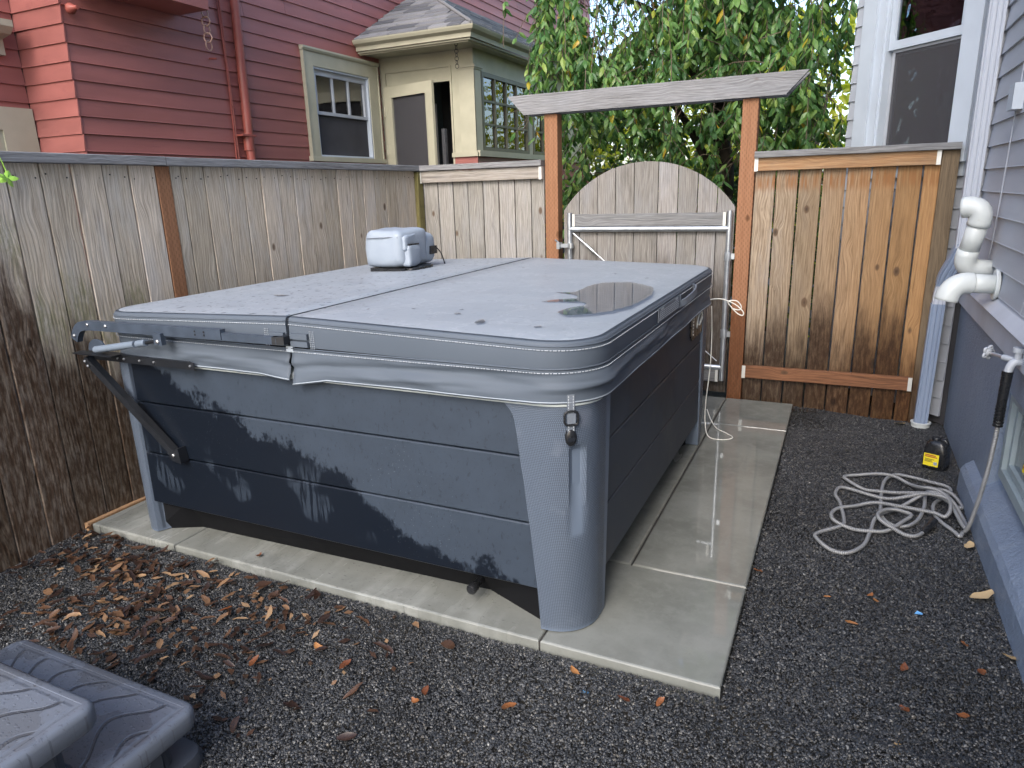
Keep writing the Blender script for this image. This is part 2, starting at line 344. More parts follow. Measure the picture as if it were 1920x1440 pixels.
def panelmat(front):
    g = G('tub_panel_front' if front else 'tub_panel'); p = g.pos(); x, y, z = g.xyz(p)[:3]
    n1 = g.noise(p, 9., 6, .65); n0 = g.noise(p, 2.2, 3)
    grain = g.noise(g.vec(g.m_('MULTIPLY', x, 8), g.m_('MULTIPLY', y, 8), g.m_('MULTIPLY', z, 260)), 1., 4)
    wet = (.0045, .0075, .0135)
    if front:
        s = g.m_('ADD', g.m_('SUBTRACT', z, .86), g.m_('MULTIPLY', g.m_('ADD', x, 2.6), .40))
        nf = g.noise(g.vec(g.m_('MULTIPLY', x, 1.), g.m_('MULTIPLY', y, 1.), g.m_('MULTIPLY', z, .55)), 55., 6, .75)
        s = g.m_('ADD', s, g.m_('MULTIPLY_ADD', n1, .18, g.m_('MULTIPLY_ADD', n0, .42, -.28)))
        s = g.m_('ADD', s, g.m_('MULTIPLY_ADD', nf, .17, -.085))
        dry = g.m_('MULTIPLY', g.ss(s, -.012, .022), g.m_('MULTIPLY_ADD', g.ss(nf, .36, .44), .45, .55))
        fleck = g.ss(g.noise(g.vec(g.m_('MULTIPLY', x, 38), 0., g.m_('MULTIPLY', z, 120)), 1., 3, .6), .70, .73)
        dry = g.m_('MULTIPLY', dry, g.m_('SUBTRACT', 1., g.m_('MULTIPLY', fleck, .8)))
        streak = g.noise(g.vec(g.m_('MULTIPLY', x, 60), 0., g.m_('MULTIPLY', z, 5)), 1., 4)
        low = g.m_('MULTIPLY', g.ss(g.noise(g.vec(g.m_('MULTIPLY', x, 4.5), 0., g.m_('MULTIPLY', z, 5)), 1., 2), .54, .60), g.m_('MULTIPLY', g.ss(z, .60, .5), g.ss(z, .26, .36)))
        dry = g.m_('MAXIMUM', dry, g.m_('MULTIPLY', g.m_('MULTIPLY', low, g.ss(streak, .42, .52)), .55))
        dr = (.029, .041, .060)
    else:
        dry = g.m_('MULTIPLY', g.ss(g.m_('ADD', n0, g.m_('MULTIPLY', n1, .4)), .55, .8), .6); dr = (.052, .062, .078); wet = (.027, .034, .045)
    c = g.mix(dry, wet, g.mix(n1, mul(dr, .8), mul(dr, 1.25)))
    sp = g.ss(g.n('TexVoronoi', {'Vector': p, 'Scale': 75.}).outputs[0], .12, .06); bead = g.m_('MULTIPLY', sp, g.ss(n0, .5, .6))
    c = g.mix(g.m_('MULTIPLY', bead, .25), c, (.3, .33, .36))
    g.bump(g.m_('ADD', g.m_('MULTIPLY', grain, .6), g.m_('MULTIPLY', bead, 2.)), .25, .0012)
    return g.P(col=c, rough=g.m_('MULTIPLY_ADD', dry, .22, .32 if front else .46), spec=.4)
M['panel_front'] = panelmat(True); M['panel'] = panelmat(False)
def cornermat():
    g = G('tub_corner_grid'); uv = g.n('TexCoord').outputs['UV']; u, v = g.xyz(uv)[:2]
    def cell(t): return g.m_('ABSOLUTE', g.m_('SUBTRACT', g.m_('FRACT', g.m_('MULTIPLY', t, 1/.0062)), .5))
    d = g.ss(g.m_('MAXIMUM', cell(u), cell(v)), .44, .30)
    sm = g.n('Attribute', attribute_name='plain').outputs['Fac']
    d = g.m_('MAXIMUM', d, sm)
    c = g.mix(d, (.034, .044, .062), (.115, .148, .20)); n = g.noise(g.obj(), 7., 5)
    c = g.mix(g.ss(n, .6, .75, 0, .35), c, (.20, .22, .27))
    g.bump(d, .6, .0015)
    return g.P(col=c, rough=.38, spec=.5)
M['corner'] = cornermat()
def vinyl(top):
    g = G('cover_vinyl_top_sheen' if top else 'cover_vinyl'); p = g.pos()
    n = g.noise(p, 2., 4); le = g.n('TexVoronoi', {'Vector': p, 'Scale': 420.}).outputs[0]
    c = g.mix(n, (.255, .285, .32), (.31, .343, .38)) if top else g.mix(n, (.066, .083, .108), (.096, .117, .146))  # top base lightened: sky reflection painted in, along with water-film haze
    x, y, z = g.xyz(p)[:3]
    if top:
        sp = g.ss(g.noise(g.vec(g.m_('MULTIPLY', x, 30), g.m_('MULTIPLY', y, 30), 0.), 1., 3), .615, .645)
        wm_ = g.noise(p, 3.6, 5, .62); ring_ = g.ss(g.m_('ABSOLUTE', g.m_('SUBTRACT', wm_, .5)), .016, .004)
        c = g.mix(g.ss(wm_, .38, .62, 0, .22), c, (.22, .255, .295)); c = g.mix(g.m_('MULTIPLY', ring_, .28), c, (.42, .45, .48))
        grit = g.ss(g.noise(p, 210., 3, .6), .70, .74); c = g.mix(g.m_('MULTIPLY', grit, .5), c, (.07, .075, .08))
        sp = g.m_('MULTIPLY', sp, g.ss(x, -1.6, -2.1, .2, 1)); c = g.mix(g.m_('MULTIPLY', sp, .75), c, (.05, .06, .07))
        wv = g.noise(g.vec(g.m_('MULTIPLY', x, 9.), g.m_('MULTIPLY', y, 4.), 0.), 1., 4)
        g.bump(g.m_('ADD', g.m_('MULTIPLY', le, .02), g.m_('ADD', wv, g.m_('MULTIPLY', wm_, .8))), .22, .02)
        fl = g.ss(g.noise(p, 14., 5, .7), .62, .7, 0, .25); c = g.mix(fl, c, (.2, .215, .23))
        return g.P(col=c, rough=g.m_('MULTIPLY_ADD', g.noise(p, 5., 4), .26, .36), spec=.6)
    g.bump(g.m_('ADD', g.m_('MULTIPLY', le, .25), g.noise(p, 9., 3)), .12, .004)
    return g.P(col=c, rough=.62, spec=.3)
M['vinyl_top_sheen'] = vinyl(True); M['vinyl'] = vinyl(False)
M['stitch'] = paint('pale_thread', (.42, .46, .50), .6)
M['hem'] = paint('hem_edge', (.26, .30, .345), .6)
def water():
    g = G('puddle_water'); fr = g.n('Fresnel', {'IOR': 1.36}); gl = g.n('BsdfGlossy', {'Roughness': .01}); tr = g.n('BsdfTransparent', {'Color': (.66, .68, .70)})
    dp = g.n('Attribute', attribute_name='depth').outputs['Fac']; g.set(tr.inputs['Color'], g.mix(dp, (.95, .96, .97), (.86, .88, .90))); g.set(gl.inputs['Roughness'], g.m_('MULTIPLY_ADD', g.noise(g.pos(), 20., 3), .06, .0))
    mx = g.n('MixShader', {0: g.m_('MULTIPLY', g.m_('MULTIPLY_ADD', fr, 1.15, .03, clamp=True), g.m_('MULTIPLY_ADD', dp, .85, .15)), 1: tr, 2: gl}); g.t.links.new(mx.outputs[0], g.out.inputs[0]); return g.m
M['water'] = water()
def bagmat():
    g = G('silver_fabric'); p = g.obj(); n = g.noise(p, 9., 3); g.bump(g.m_('ADD', n, g.m_('MULTIPLY', g.noise(p, 22., 2), .5)), .25, .012)
    return g.P(col=g.mix(n, (.23, .275, .335), (.30, .35, .415)), rough=.5, metal=.0)
M['bag'] = bagmat()
def gravelmat():
    g = G('wet_pebble'); r = g.rnd(); wn_ = g.n('TexWhiteNoise', {'W': g.m_('MULTIPLY', r, 913.)}, noise_dimensions='1D')
    ramp = g.n('ValToRGB', {0: wn_.outputs[0]}); cr_ = ramp.color_ramp; cr_.interpolation = 'LINEAR'
    cols = [(0, (.008, .009, .011)), (.4, (.018, .020, .023)), (.7, (.037, .040, .044)), (.88, (.058, .060, .063)), (.96, (.095, .088, .075)), (1, (.16, .165, .165))]
    cr_.elements[0].color = (*cols[0][1], 1); cr_.elements[1].position = 1; cr_.elements[1].color = (*cols[-1][1], 1)
    for p_, c_ in cols[1:-1]: e = cr_.elements.new(p_); e.color = (*c_, 1)
    n = g.noise(g.pos(), 1.6, 3)
    c = g.mix(1., ramp.outputs[0], g.vec(*[g.ss(n, .3, .7, .75, 1.2)]*3), 'MULTIPLY')
    return g.P(col=c, rough=g.m_('MULTIPLY_ADD', g.noise(g.pos(), 2.3, 2), .3, .22), spec=.55)
M['gravel'] = gravelmat()
def soilmat():
    g = G('gravel_fines'); p = g.pos(); n = g.noise(p, 3.5, 5, .6); f = g.noise(p, 160., 4, .7)
    c = g.mix(g.ss(n, .42, .66), (.028, .027, .026), (.105, .092, .07)); c = g.mix(f, mul((1, 1, 1), .6), (1, 1, 1), 'MIX') if False else g.mix(g.m_('MULTIPLY', f, .6), c, (.04, .038, .035))
    g.bump(f, .6, .006); return g.P(col=c, rough=.7)
M['fines'] = soilmat()
def leafmat(name, cols, transl=.35, rough=.4):
    g = G(name); r = g.rnd(); at = g.n('Attribute', attribute_name='tone').outputs['Fac']
    w_ = g.n('TexWhiteNoise', {'W': g.m_('MULTIPLY_ADD', at, 71.3, g.m_('MULTIPLY', r, 37.7))}, noise_dimensions='1D')
    ramp = g.n('ValToRGB', {0: w_.outputs[0]}); e = ramp.color_ramp.elements
    e[0].color = (*cols[0][1], 1); e[0].position = cols[0][0]; e[1].color = (*cols[-1][1], 1); e[1].position = cols[-1][0]
    for p_, c_ in cols[1:-1]: q = e.new(p_); q.color = (*c_, 1)
    c = ramp.outputs[0]; g.P(col=c, rough=rough, spec=.45)
    tr = g.n('BsdfTranslucent', {'Color': g.mix(1., c, (1.5, 1.7, .7), 'MULTIPLY')})
    mx = g.n('MixShader', {0: transl, 1: g.b.outputs[0], 2: tr}); g.t.links.new(mx.outputs[0], g.out.inputs[0]); return g.m
M['leaf'] = leafmat('cherry_leaf', [(0, (.040, .11, .040)), (.45, (.08, .185, .052)), (.8, (.145, .27, .07)), (.955, (.25, .35, .08)), (.985, (.16, .25, .05)), (.99, (.45, .36, .03)), (1, (.45, .25, .03))], .32)
M['leaf_far'] = leafmat('sunlit_leaf', [(0, (.16, .22, .03)), (.5, (.32, .36, .04)), (1, (.55, .50, .06))], .45)  # sunlight on the far trees is put into this yellow-green
M['leaf_mid'] = leafmat('shrub_leaf', [(0, (.03, .07, .022)), (.6, (.06, .12, .03)), (.93, (.12, .18, .04)), (1, (.35, .33, .05))], .35)  # darker green for the shrubs behind the gate
M['leaf_dry'] = leafmat('dry_leaf', [(0, (.018, .010, .008)), (.4, (.042, .022, .014)), (.68, (.085, .045, .026)), (.87, (.19, .11, .06)), (1, (.36, .24, .14))], .05, .38)
M['leaf_tan'] = leafmat('tan_leaf', [(0, (.42, .28, .13)), (1, (.55, .40, .22))], .05, .45)
M['leaf_rust'] = leafmat('rust_leaf', [(0, (.12, .04, .018)), (.5, (.24, .09, .03)), (1, (.36, .17, .06))], .05, .4)
def shinglemat():
    g = G('asphalt_shingle'); p = g.pos(); r = g.rnd()
    c = g.mix(r, (.07, .075, .085), (.24, .245, .255)); f = g.noise(p, 220., 3, .8)
    c = g.mix(f, mul((1, 1, 1), .0), c) if False else g.mix(g.ss(f, .35, .65, 0, .4), c, (.05, .052, .06))
    g.bump(f, .5, .003); return g.P(col=c, rough=.8)
M['shingle'] = shinglemat()
def stepmat(tread):
    g = G('step_tread' if tread else 'step_plastic'); p = g.obj(); x, y, z = g.xyz(p)[:3]
    n = g.noise(p, 180., 3)
    if tread:
        # moulded wavy grooves and small raised dashes
        wv = g.m_('SINE', g.m_('MULTIPLY_ADD', y, 24., g.m_('MULTIPLY', x, 5.)))
        t = g.m_('ADD', g.m_('MULTIPLY', x, 9.), g.m_('MULTIPLY', wv, .42))
        gr = g.ss(g.m_('ABSOLUTE', g.m_('SUBTRACT', g.m_('FRACT', t), .5)), .09, .03)
        inside = g.m_('MULTIPLY', g.ss(g.m_('ABSOLUTE', x), .375, .365), g.ss(g.m_('ABSOLUTE', y), .135, .125))
        rim = g.m_('MULTIPLY', g.m_('SUBTRACT', 1., inside), g.m_('MULTIPLY', g.ss(g.m_('ABSOLUTE', x), .385, .382), g.ss(g.m_('ABSOLUTE', y), .145, .142)))
        ds = g.ss(g.n('TexVoronoi', {'Vector': g.vec(g.m_('MULTIPLY', x, 55), g.m_('MULTIPLY', y, 80), 0.), 'Scale': 1.}).outputs[0], .28, .18)
        h = g.m_('SUBTRACT', g.m_('MULTIPLY', g.m_('MULTIPLY', ds, .35), inside), g.m_('ADD', g.m_('MULTIPLY', gr, inside), g.m_('MULTIPLY', rim, .8)))
        wt = g.ss(g.noise(p, 5.5, 4), .52, .6)
        c = g.mix(g.m_('MULTIPLY', gr, inside), (.125, .142, .172), (.05, .055, .066)); c = g.mix(g.m_('MULTIPLY', wt, .5), c, (.085, .09, .10)); dv = g.ss(g.noise(g.vec(g.m_('MULTIPLY', x, 75), g.m_('MULTIPLY', y, 110), 0.), 1., 3, .6), .60, .64); c = g.mix(g.m_('MULTIPLY', dv, .55), c, (.045, .048, .055)); gt_ = g.ss(g.noise(p, 330., 2), .70, .74); c = g.mix(g.m_('MULTIPLY', gt_, .6), c, (.02, .02, .02))
        g.bump(g.m_('ADD', g.m_('MULTIPLY', n, .08), h), .6, .004)
        return g.P(col=c, rough=g.m_('MULTIPLY_ADD', wt, -.18, .38), spec=.6)
    g.bump(n, .2, .002); return g.P(col=g.mix(g.noise(p, 8., 3), (.045, .052, .065), (.07, .079, .096)), rough=.42)
M['tread'] = stepmat(True); M['step'] = stepmat(False)
def hosemat():
    g = G('ribbed_hose'); u = g.xyz(g.n('TexCoord').outputs['UV'])[0]
    h = g.m_('SINE', g.m_('MULTIPLY', u, 6.283/.0075)); g.bump(h, .6, .002)
    return g.P(col=g.mix(g.m_('MULTIPLY_ADD', h, .3, .5), (.17, .175, .18), (.43, .44, .45)), rough=.4, metal=.25)
M['hose'] = hosemat()

# ================================================================== ground
gm = MB(); gm.add([(-60, -40, -.012), (60, -40, -.012), (60, 90, -.012), (-60, 90, -.012)], [(0, 1, 2, 3)])
tag(gm.build('ground', M['fines']), kind='structure')

def gravel_nodes():
    ng = bpy.data.node_groups.new('gravel_scatter', 'GeometryNodeTree')
    ng.interface.new_socket('Geometry', in_out='INPUT', socket_type='NodeSocketGeometry'); ng.interface.new_socket('Geometry', in_out='OUTPUT', socket_type='NodeSocketGeometry')
    N = ng.nodes.new; L = ng.links.new
    gi = N('NodeGroupInput'); go = N('NodeGroupOutput')
    ds = N('GeometryNodeDistributePointsOnFaces'); ds.distribute_method = 'RANDOM'
    nz = N('ShaderNodeTexNoise'); nz.inputs['Scale'].default_value = 1.7; nz.inputs['Detail'].default_value = 3
    mr = N('ShaderNodeMapRange'); mr.inputs[1].default_value = .33; mr.inputs[2].default_value = .43; mr.inputs[3].default_value = 10000; mr.inputs[4].default_value = 50000
    L(nz.outputs[0], mr.inputs[0]); L(mr.outputs[0], ds.inputs['Density']); L(gi.outputs[0], ds.inputs['Mesh'])
    jn = N('GeometryNodeJoinGeometry')
    for k in range(4):
        ic = N('GeometryNodeMeshIcoSphere'); ic.inputs['Radius'].default_value = .0029; ic.inputs['Subdivisions'].default_value = 1 if k < 2 else 2
        sp = N('GeometryNodeSetPosition'); n2 = N('ShaderNodeTexNoise'); n2.noise_dimensions = '4D'; n2.inputs['W'].default_value = k*3.1; n2.inputs['Scale'].default_value = 160
        sb = N('ShaderNodeVectorMath'); sb.operation = 'SUBTRACT'; sb.inputs[1].default_value = (.5, .5, .5)
        sc = N('ShaderNodeVectorMath'); sc.operation = 'SCALE'; sc.inputs['Scale'].default_value = .0036
        L(n2.outputs['Color'], sb.inputs[0]); L(sb.outputs[0], sc.inputs[0]); L(sc.outputs[0], sp.inputs['Offset']); L(ic.outputs['Mesh'], sp.inputs['Geometry'])
        sm = N('GeometryNodeSetMaterial'); sm.inputs['Material'].default_value = M['gravel']; L(sp.outputs[0], sm.inputs[0])
        g2 = N('GeometryNodeGeometryToInstance'); L(sm.outputs[0], g2.inputs[0]); L(g2.outputs[0], jn.inputs[0])
    ip = N('GeometryNodeInstanceOnPoints'); ip.inputs['Pick Instance'].default_value = True
    L(ds.outputs['Points'], ip.inputs['Points']); L(jn.outputs[0], ip.inputs['Instance'])
    rv = N('FunctionNodeRandomValue'); rv.data_type = 'FLOAT_VECTOR'; rv.inputs[0].default_value = (-.7, -.7, 0); rv.inputs[1].default_value = (.7, .7, 6.28); rv.inputs['Seed'].default_value = 3
    L(rv.outputs[0], ip.inputs['Rotation'])
    rs = N('FunctionNodeRandomValue'); rs.data_type = 'FLOAT'; rs.inputs[2].default_value = .0; rs.inputs[3].default_value = 1.; rs.inputs['Seed'].default_value = 8
    pw = N('ShaderNodeMath'); pw.operation = 'POWER'; pw.inputs[1].default_value = 3.2; L(rs.outputs[1], pw.inputs[0])
    ma = N('ShaderNodeMath'); ma.operation = 'MULTIPLY_ADD'; ma.inputs[1].default_value = 1.35; ma.inputs[2].default_value = .55; L(pw.outputs[0], ma.inputs[0])
    cx = N('ShaderNodeCombineXYZ'); m2 = N('ShaderNodeMath'); m2.operation = 'MULTIPLY'; m2.inputs[1].default_value = 1.3; m3 = N('ShaderNodeMath'); m3.operation = 'MULTIPLY'; m3.inputs[1].default_value = .72
    L(ma.outputs[0], m2.inputs[0]); L(ma.outputs[0], m3.inputs[0]); L(m2.outputs[0], cx.inputs[0]); L(ma.outputs[0], cx.inputs[1]); L(m3.outputs[0], cx.inputs[2]); L(cx.outputs[0], ip.inputs['Scale'])
    L(ip.outputs[0], go.inputs[0]); return ng
gb = MB()
def gz(x, y):
    r = .034*max(0, min(1, (y-1.2)/.7)) if y < 1.96 else .030*max(0, min(1, (.35-x)/.5))
    return r*(r*0+1)
def bumpy(x0, x1, y0, y1, nx, ny):
    k = len(gb.v)
    for j in range(ny+1):
        for i in range(nx+1):
            x = x0+(x1-x0)*i/nx; y = y0+(y1-y0)*j/ny
            gb.v.append(Vector((x, y, gz(x, y)+.002+.012*mnoise.noise(Vector((x*1.7, y*1.7, 5)))+.004*mnoise.noise(Vector((x*9, y*9, 1))))))
    for j in range(ny):
        for i in range(nx): a = k+j*(nx+1)+i; gb.f.append((a, a+1, a+nx+2, a+nx+1))
bumpy(-3.36, -.229, .72, 1.955, 50, 22); bumpy(-.229, .71, 1.25, 5.30, 18, 60)
gv = gb.build('gravel', M['gravel'], recenter=False)
md = gv.modifiers.new('scatter', 'NODES'); md.node_group = gravel_nodes()
tag(gv, 'small dark wet pebbles covering the yard', None, kind='stuff')

# ------------------------------------------------------------------ slab
slab = thing('concrete_slab', (-1.77, 3.6, 0), None, None, kind='structure')
SX0, SX1, SY0, SY1 = -3.30, -.229, 1.965, 5.225
gx = [SX0, -2.712, -.861, SX1]
def slab_panel(x0, x1, y0, y1, z=.07):
    c, e = .007, .0035; x0 += e; x1 -= e; y0 += e; y1 -= e
    def lp(i, zz): return [(x0+i, y0+i, zz), (x1-i, y0+i, zz), (x1-i, y1-i, zz), (x0+i, y1-i, zz)]
    MB().loft([lp(0, -.03), lp(0, z-c), lp(c*.35, z-c*.35), lp(c, z)]).build('panel', M['concrete'], slab)
slab_panel(gx[0], gx[1], SY0, 2.6); slab_panel(gx[1], gx[2], SY0, 2.6); slab_panel(gx[2], gx[3], SY0, 2.6)
slab_panel(gx[0], -.702, 2.6, SY1); slab_panel(-.702, SX1, 2.6, 4.593); slab_panel(-.702, SX1, 4.593, SY1)
MB().box(SX0+.01, SX1-.01, SY0+.01, SY1-.01, -.03, .060).build('joint_bed', M['soil'], slab)
MB().box(-3.335, -3.302, 1.95, 5.2, 0, .075).build('form_board', M['rail_new'], slab)
# ================================================================== left fence (runs along y, faces +x)
ZB = .02
def vboard(name, mat, par, x, y, w, z0, z1, face, t=.019, gap=.0065, jit=.003):
    """vertical board; face '+x' or '-y' is the visible side; x,y = centre of its visible face"""
    zd = (R.uniform(-.0008, .0008), R.uniform(-.0008, .0008), 1)
    if face == '+x': return board(name, mat, par, (x-t/2+R.uniform(-jit, jit), y, z0), zd, (0, 1, 0), z1-z0, w-gap, t)
    return board(name, mat, par, (x, y+t/2+R.uniform(-jit, jit), z0), zd, (1, 0, 0), z1-z0, w-gap, t)
lf = thing('side_fence', (-3.34, 3.2, 0), 'long weathered grey cedar fence on the left, dark and wet toward the ground', 'fence')
ys = [.45, .60, .75, .895, 1.04, 1.19, 1.335, 1.485, 1.632, 1.78, 1.929, 2.079, 2.225, 2.383, 2.528, 2.683]
for a, b in zip(ys, ys[1:]): vboard('fence_board', M['fence'], lf, -3.33, (a+b)/2, b-a, ZB, 1.80, '+x')
ys2 = [2.773, 2.848, 3.0, 3.143, 3.29, 3.434, 3.587, 3.729, 3.874, 4.021, 4.171, 4.317, 4.47, 4.618, 4.766, 4.921, 5.069, 5.215, 5.31]
for a, b in zip(ys2, ys2[1:]): vboard('fence_board', M['fence'], lf, -3.33, (a+b)/2, b-a, ZB, 1.80, '+x')
board('post', M['post'], lf, (-3.37, 2.728, ZB), (0, 0, 1), (0, 1, 0), 1.778, .086, .086)
for z in (.35, 1.1, 1.72):
    board('fence_rail', M['cap'], lf, (-3.40, .45, z), (0, 1, 0), (0, 0, 1), 2.19, .085, .04); board('fence_rail', M['cap'], lf, (-3.40, 2.78, z), (0, 1, 0), (0, 0, 1), 2.5, .085, .04)
board('cap', M['cap'], lf, (-3.345, .45, 1.824), (0, 1, 0), (0, 0, 1), 2.274, .044, .115); board('cap', M['cap'], lf, (-3.345, 2.728, 1.823), (0, 1, 0), (0, 0, 1), 2.63, .044, .113)
nm = []
for a, b in list(zip(ys, ys[1:]))[9:]+list(zip(ys2, ys2[1:])):
    for yy in (a+.03, b-.03):
        k = MB(); k.lathe([(.004, 0), (.004, .003), (.0015, .004)], 6, Matrix.Translation((-3.331, yy+R.uniform(-.008, .008), 1.745+R.uniform(-.012, .012))) @ Matrix.Rotation(math.pi/2, 4, 'Y'))
        nm.append(k)
for k in nm: k.build('nail', M['black'], lf)

# ------------------------------------------------------------------ back fence, left of the gate
bf = thing('back_fence', (-2.74, 5.28, 0), 'pale silver cedar fence panel between the left fence and the gate', 'fence')
xs = [-3.299, -3.156, -3.011, -2.869, -2.727, -2.584, -2.441, -2.297, -2.18]
for a, b in zip(xs, xs[1:]): vboard('fence_board', M['fence_back'], bf, (a+b)/2, 5.275, b-a, .03, 1.79, '-y', gap=.007)
board('top_rail', M['rail_grey'], bf, (-3.30, 5.252, 1.75), (1, 0, 0), (0, 0, 1), 1.112, .092, .038)
board('cap', M['cap'], bf, (-3.345, 5.27, 1.822), (1, 0, 0), (0, 0, 1), 1.162, .044, .12)
for x in (-3.30, -2.197): MB().box(x-.012, x+.012, 5.228, 5.268, 1.700, 1.797).build('bracket', M['bracket'], bf)
board('post', M['post_moss'], bf, (-3.335, 5.232, .02), (0, 0, 1), (1, 0, 0), 1.775, .075, .08)

# ------------------------------------------------------------------ arbor over the gate
ab = thing('garden_arbor', (-1.4, 5.3, 0), 'wooden arbor with grey crossbeam on two orange treated posts', 'arbor')
board('post', M['post'], ab, (-2.119, 5.32, .02), (0, 0, 1), (1, 0, 0), 2.155, .107, .10); board('post', M['post'], ab, (-.657, 5.32, .02), (0, 0, 1), (1, 0, 0), 2.155, .105, .10)
def beam(y, t):
    bm_ = MB(); z0, z1 = 2.18, 2.322
    def lp(yy): return [(-2.33, yy, z0), (-.435, yy, z0), (-.30, yy, z1), (-2.462, yy, z1)]
    o = bm_.loft([lp(y), lp(y+t)])
    # local z along the beam so the grain runs lengthwise
    Mx = Matrix(((0, 0, 1, -2.46), (0, 1, 0, y), (-1, 0, 0, 2.25), (0, 0, 0, 1)))
    bm_.v = [Mx.inverted() @ p for p in bm_.v]
    return bm_.build('crossbeam', M['cap'], ab, M=Mx, recenter=False)
beam(5.235, .042); beam(5.365, .042)

# ------------------------------------------------------------------ gate
gt = thing('garden_gate', (-1.37, 5.3, 0), 'round-topped grey plank gate in a galvanised pipe frame', 'gate')
xs = [-2.027, -1.896, -1.75, -1.606, -1.461, -1.279, -1.133, -.99, -.851, -.722]
cxg, rg_, czg = -1.372, .79, 1.80-.79
def arc(x): return czg+math.sqrt(max(0, rg_*rg_-(x-cxg)**2))
for a, b in zip(xs, xs[1:]):
    a += .003; b -= .003; c = (a+b)/2; n = 8; t = .019
    top = [(a+(b-a)*i/n-c, arc(a+(b-a)*i/n)-.09) for i in range(n+1)]
    prof = [(a-c, 0)]+top+[(b-c, 0)]
    prof = [(p[0], p[1]) for p in prof]
    yo = 5.292+R.uniform(-.002, .002)
    m = MB(); m.loft([[(x, 0, z) for x, z in prof], [(x, t, z) for x, z in prof]])
    m.build('gate_board', M['gate'], gt, M=Matrix.Translation((c, yo, .09)), recenter=False)
def pipe(name, p, q, r=.0205, par=gt, mat='galv'): return MB().tube([p, q], r, 14).build(name, M[mat], par, smooth=60)
fx0, fx1 = -1.966, -.752
pipe('frame_pipe', (fx0, 5.262, .19), (fx0, 5.262, 1.44)); pipe('frame_pipe', (fx1, 5.262, .19), (fx1, 5.262, 1.44))
pipe('frame_pipe', (fx0, 5.262, 1.315), (fx1, 5.262, 1.315)); pipe('frame_pipe', (fx0, 5.262, .29), (fx1, 5.262, .29))
board('gate_rail', M['cap'], gt, (fx0+.03, 5.271, 1.382), (1, 0, 0), (0, 0, 1), fx1-fx0-.06, .092, .036); board('gate_rail', M['cap'], gt, (fx0+.03, 5.271, .225), (1, 0, 0), (0, 0, 1), fx1-fx0-.06, .092, .036)
for x in (fx0+.036, fx1-.036):
    MB().box(x-.01, x+.01, 5.249, 5.252, 1.335, 1.43).build('bracket', M['bracket'], gt); MB().box(x-.01, x+.01, 5.249, 5.252, .18, .272).build('bracket', M['bracket'], gt)
rod = [(fx0+.03, 5.255, 1.285), (fx1-.04, 5.255, .34)]
MB().tube(rod, .004, 6).build('brace_rod', M['galv'], gt)
v = (Vector(rod[1])-Vector(rod[0])).normalized()
for d, r, l in ((.05, .009, .05), (.13, .011, .09)): MB().tube([Vector(rod[0])+v*d, Vector(rod[0])+v*(d+l)], r, 8).build('turnbuckle', M['galv'], gt, smooth=60)
lt = MB(); lt.box(-2.03, -1.955, 5.228, 5.25, 1.175, 1.205); lt.box(-2.055, -2.03, 5.20, 5.26, 1.165, 1.215); lt.tube([(-1.95, 5.24, 1.17), (-1.95, 5.24, 1.21)], .022, 10)
lt.build('latch', M['galv'], gt); MB().tube([(-2.05, 5.23, 1.215), (-2.075, 5.22, 1.235)], .007, 6).build('latch_lever', M['galv'], gt)
for z in (.55, 1.12):
    h = MB(); h.tube([(fx1, 5.262, z-.03), (fx1, 5.262, z+.03)], .0265, 12); h.box(fx1, -.705, 5.25, 5.262, z-.02, z+.02); h.build('hinge', M['galv'], gt)

# ------------------------------------------------------------------ fence right of the gate
rf = thing('cedar_fence_panel', (-.05, 5.28, 0), 'golden cedar fence panel beside the grey house, dark stains along its foot', 'fence')
xs = [-.603, -.463, -.317, -.170, -.024, .1235, .2675, .414, .511]
for a, b in zip(xs, xs[1:]): vboard('fence_board', M['fence_right'], rf, (a+b)/2, 5.278, b-a, .0, 1.79, '-y', gap=.010)
board('top_rail', M['rail_new'], rf, (-.60, 5.255, 1.745), (1, 0, 0), (0, 0, 1), 1.095, .088, .038)
board('bottom_rail', M['rail_dark'], rf, (-.60, 5.255, .278), (1, 0, 0), (0, 0, 1), 1.095, .092, .038)
board('cap', M['cap'], rf, (-.605, 5.27, 1.808), (1, 0, 0), (0, 0, 1), 1.205, .042, .12)
for x in (-.592, .487):
    MB().box(x-.012, x+.012, 5.230, 5.2345, 1.70, 1.79).build('bracket', M['bracket'], rf); MB().box(x-.012, x+.012, 5.230, 5.2345, .232, .325).build('bracket', M['bracket'], rf)
board('post', M['post_brown'], rf, (.553, 5.30, 0), (0, 0, 1), (1, 0, 0), 1.785, .095, .10)

# ================================================================== hot tub
TX0, TX1, TY0, TY1 = -3.0, -.715, 2.035, 4.335
tub = thing('hot_tub', ((TX0+TX1)/2, (TY0+TY1)/2, .07), 'large square hot tub with dark slate panels and grey ribbed corners', 'hot tub')
zs = [(.232, .484), (.490, .733), (.739, .945)]
def side_panels(F, u0, u1, mat):
    for z0, z1 in zs:
        m = MB(); t = .018; c = .004
        def lp(i, b): return [F(u0, b, z0+i), F(u1, b, z0+i), F(u1, b, z1-i), F(u0, b, z1-i)]
        m.loft([lp(0, -t), lp(0, -c), lp(c, 0)]); m.build('side_panel', mat, tub)
CW = .20
side_panels(plane_frame((0, TY0, 0), X1, -Y1), TX0+CW*.5, TX1-CW*.6, M['panel_front'])
side_panels(plane_frame((TX1, 0, 0), Y1, X1), TY0+CW*.6, TY1-CW*.6, M['panel'])
side_panels(plane_frame((0, TY1, 0), X1, Y1), TX0+CW*.6, TX1-CW*.6, M['panel'])
side_panels(plane_frame((TX0, 0, 0), Y1, -X1), TY0+CW*.6, TY1-CW*.6, M['panel'])

